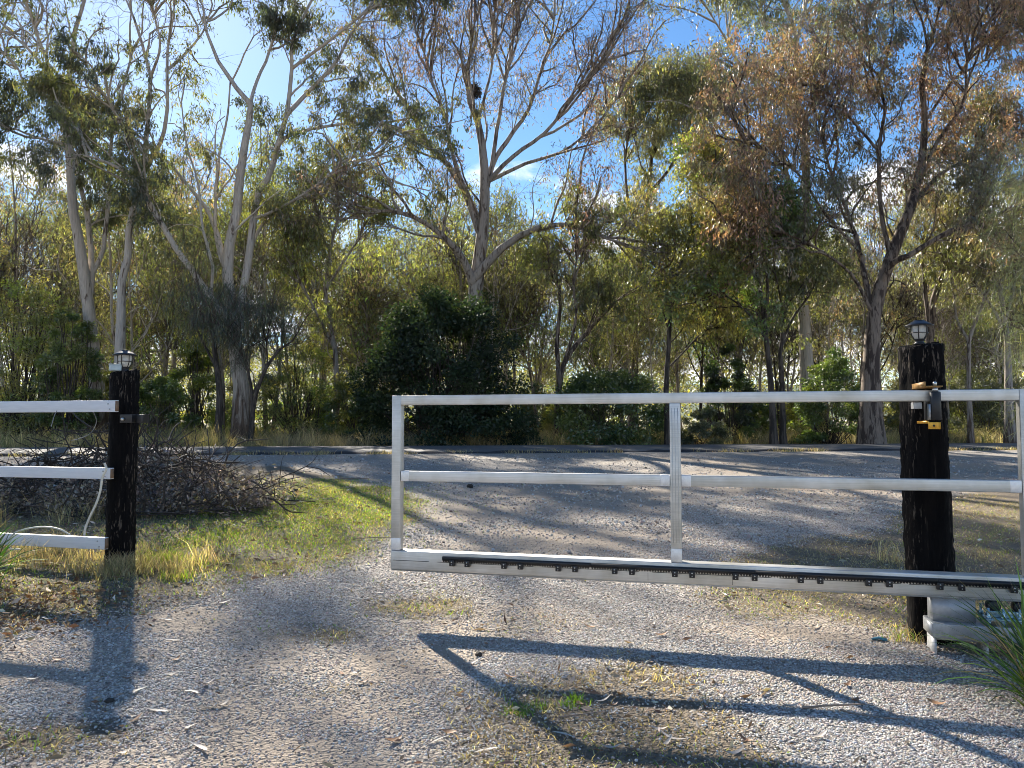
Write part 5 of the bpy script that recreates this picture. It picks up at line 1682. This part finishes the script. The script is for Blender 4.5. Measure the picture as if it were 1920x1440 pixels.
placed = [(400,1331,0,.2),(312,1166,3,.1),(318,1204,0,2.9),(150,1172,1,1),(365,1302,3,0),(388,1288,1,1.3),(225,1420,1,1.6),(738,1396,2,.5),(955,1275,2,-.3),(922,1184,0,.2),
          (1070,1086,1,1.2),(772,1101,0,.4),(903,1101,1,2.2),(933,1097,3,.1),(790,1097,3,.2),(712,1115,3,-.4),(912,1412,3,.1),(1210,1272,0,-.2),(1205,1285,1,.4),(1130,1320,1,.1),(1150,1328,4,.7),
          (1263,1392,0,-.6),(1250,1400,1,.9),(1187,1413,4,.2),(1755,1325,2,-.6),(1755,1350,1,.4),(1845,1186,1,1.1),(1472,1136,4,1.5),(1660,1136,4,.4),(1820,1350,3,-.3),(1300,1090,0,-.5),(705,1237,1,2.4),
          (665,1268,1,2.0),(683,1284,4,.2),(110,1243,2,.1),(540,1020,1,.4),(605,1035,4,1),(430,1060,3,.4),(520,1075,0,.5),(455,1090,1,-.4),(380,1120,0,.1),(330,1135,4,.7),(640,1050,1,.3),(700,1055,3,-.2),
          (95,1165,1,.2),(60,1130,4,.6),(1105,1180,2,-.2),(1240,1195,2,.1),(1265,1142,3,.4),(1225,1175,0,.7),(1330,1185,1,.2),(1430,1200,4,0),(1530,1180,0,.3),(1560,1215,1,1.5),(1690,1225,0,.5),(1590,1290,4,.4),
          (1700,1400,1,1),(1480,1330,1,.3),(1400,1395,4,-.4),(860,1040,4,.3),(1000,945,4,.3),(1130,910,4,1),(1480,1010,2,.4),(1600,1045,4,.3),(1445,1000,3,.1)]
for _ in range(46):
    placed.append((int(rng.uniform(60, 1800)), int(1075+350*rng.random()**1.2), int(rng.choice([0, 1, 1, 3, 3, 4, 2])), float(rng.uniform(0, 6.28))))
lc = [0]*5
for i, (a, c, kk, rz) in enumerate(sorted(placed)):
    q = G(a, c)
    o = link('fallen_leaf', leaf_meshes[kk], None, (q[0], q[1], q[2]+0.012))
    o.rotation_euler = (rng.normal(0, .12), rng.normal(0, .12), rz+rng.normal(0, .25))
    s_ = rng.uniform(0.8, 1.15); o.scale = (s_, s_, s_)
    lab = ['long pale fallen gum leaves', 'short pale curled fallen leaves', 'broad brown fallen leaves', 'thin straight pale fallen leaves', 'small dark brown fallen leaves'][kk]
    tag(o, ordinal(lc[kk], lab), 'leaf', lab); lc[kk] += 1
# litter too small and mixed to pick apart
x, y = scatter(75000, -7, 7, 2.4, 12)
gr_, gn_, _ = masks(x, y)
k = (np.abs(x) < 0.72*y+0.3) & (rng.random(len(x)) < np.clip((1-gr_)*(0.35+0.65*sstep(1.0, 3.0, -x))*(fbm(x, y, 1.2)*2-0.4)+0.035, 0, 1))
x, y = x[k], y[k]; n = len(x)
ll = np.where(rng.random(n) < 0.15, 0.06, 0.032)*(0.5+rng.random(n))
ax = rng.normal(size=(n, 3)); ax[:, 2] *= 0.25
lv = leaves_mesh(np.stack([x, y, gz(x, y)+0.016], 1), norm(ax), ll, ll*0.3, vary([(0.40, 0.33, 0.26), (0.25, 0.17, 0.11), (0.50, 0.44, 0.37), (0.16, 0.10, 0.07)], n, 0.25, 0.05))
o = link('leaf_litter', mesh_np('leaf_litter', lv[0], [lv[1]], M['dead_leaf'], lv[2]))
tag(o, 'scattered small dead leaves and bark chips on the ground', 'leaf litter', kind='stuff')
x = rng.normal(-3.2, 0.4, 1100); y = rng.normal(5.1, 0.33, 1100)
n = len(x)
ll = np.clip(0.036*np.exp(rng.normal(0, 0.4, n)), 0, 0.075)
ax = rng.normal(size=(n, 3)); ax[:, 2] *= 0.45
lv = leaves_mesh(np.stack([x, y, gz(x, y)+0.012+0.02*np.exp(-((x+3.15)/0.4)**2)*rng.random(n)], 1), norm(ax), ll, ll*0.45, vary([(0.22, 0.13, 0.075), (0.33, 0.24, 0.16), (0.13, 0.075, 0.045), (0.44, 0.36, 0.27)], n, 0.25, 0.05))
o = link('leaf_mulch', mesh_np('leaf_mulch', lv[0], [lv[1]], M['dead_leaf'], lv[2]))
tag(o, 'brown mulch of bark and leaves in front of the fence at left', 'mulch', kind='stuff')
# dropped sticks
for i, (a, c, L, rz, r_) in enumerate(((1570,1338,0.30,-0.25,0.006), (1628,1352,0.26,-0.9,0.005), (1470,1108,0.34,0.5,0.004), (520,1052,0.3,0.4,0.005), (1345,1128,0.2,-0.8,0.004), (700,1012,0.4,0.2,0.006), (655,900,0.7,0.1,0.012), (1090,1345,0.22,0.3,0.004))):
    q = G(a, c)
    w = walk(np.array([[0, 0, 0.0]]), np.array([[1, 0.05, 0.0]]), np.array([L]), 6, 0.10, 0.0)[0]
    w[:, 2] = np.clip(w[:, 2], -0.004, 0.012)
    o = MB().tube(w-np.array([L/2, 0, 0]), np.linspace(r_, r_*0.5, 7), 6).build('stick', M['twig_pale'], None, (q[0], q[1], q[2]+0.014), True)
    o.rotation_euler = (0, 0, rz)
    tag(o, ordinal([5, 6, 4, 0, 3, 2, 1, 2][i] if False else sorted([1570,1628,1470,520,1345,700,655,1090]).index(a), 'dry sticks dropped on the ground'), 'stick', 'dropped sticks')
# lumps
def lump(name, px, py, s, mat, label, cat, seed, flat=0.75):
    import bmesh
    bm = bmesh.new(); bmesh.ops.create_icosphere(bm, subdivisions=2, radius=s)
    r2 = random.Random(seed)
    for v in bm.verts:
        v.co *= 1+r2.uniform(-0.16, 0.16); v.co.z *= flat
    me = bpy.data.meshes.new(name); bm.to_mesh(me); bm.free(); me.materials.append(M[mat])
    q = G(px, py)
    return tag(link(name, me, None, (q[0], q[1], q[2]+s*flat*0.7)), label, cat)
lump('seed_pod', 897, 1232, 0.021, 'stone', 'round black seed pod on the gravel below the gate shadow', 'seed pod', 1, 0.85)
lump('stone', 881, 915, 0.055, 'stone', 'dark rough stone on the gravel seen through the gate left panel', 'stone', 2, 0.7)
lump('stone', 205, 1318, 0.022, 'stone', 'small dark stone on the gravel at the lower left', 'stone', 3, 0.6)
q = G(1648, 1203)
sc0 = MB()
for k in range(3):
    sc0.tube([(-0.04+0.01*k, 0.012*k, 0.012), (0.0, 0.012*k-0.01, 0.022), (0.045, 0.014*k-0.008, 0.012)], 0.007, 5)
o = sc0.build('plastic_scrap', M['blue_scrap'], None, tuple(q)); o.rotation_euler = (0, 0, -0.4)
tag(o, 'crumpled blue plastic scrap on the gravel left of the carriage', 'scrap')
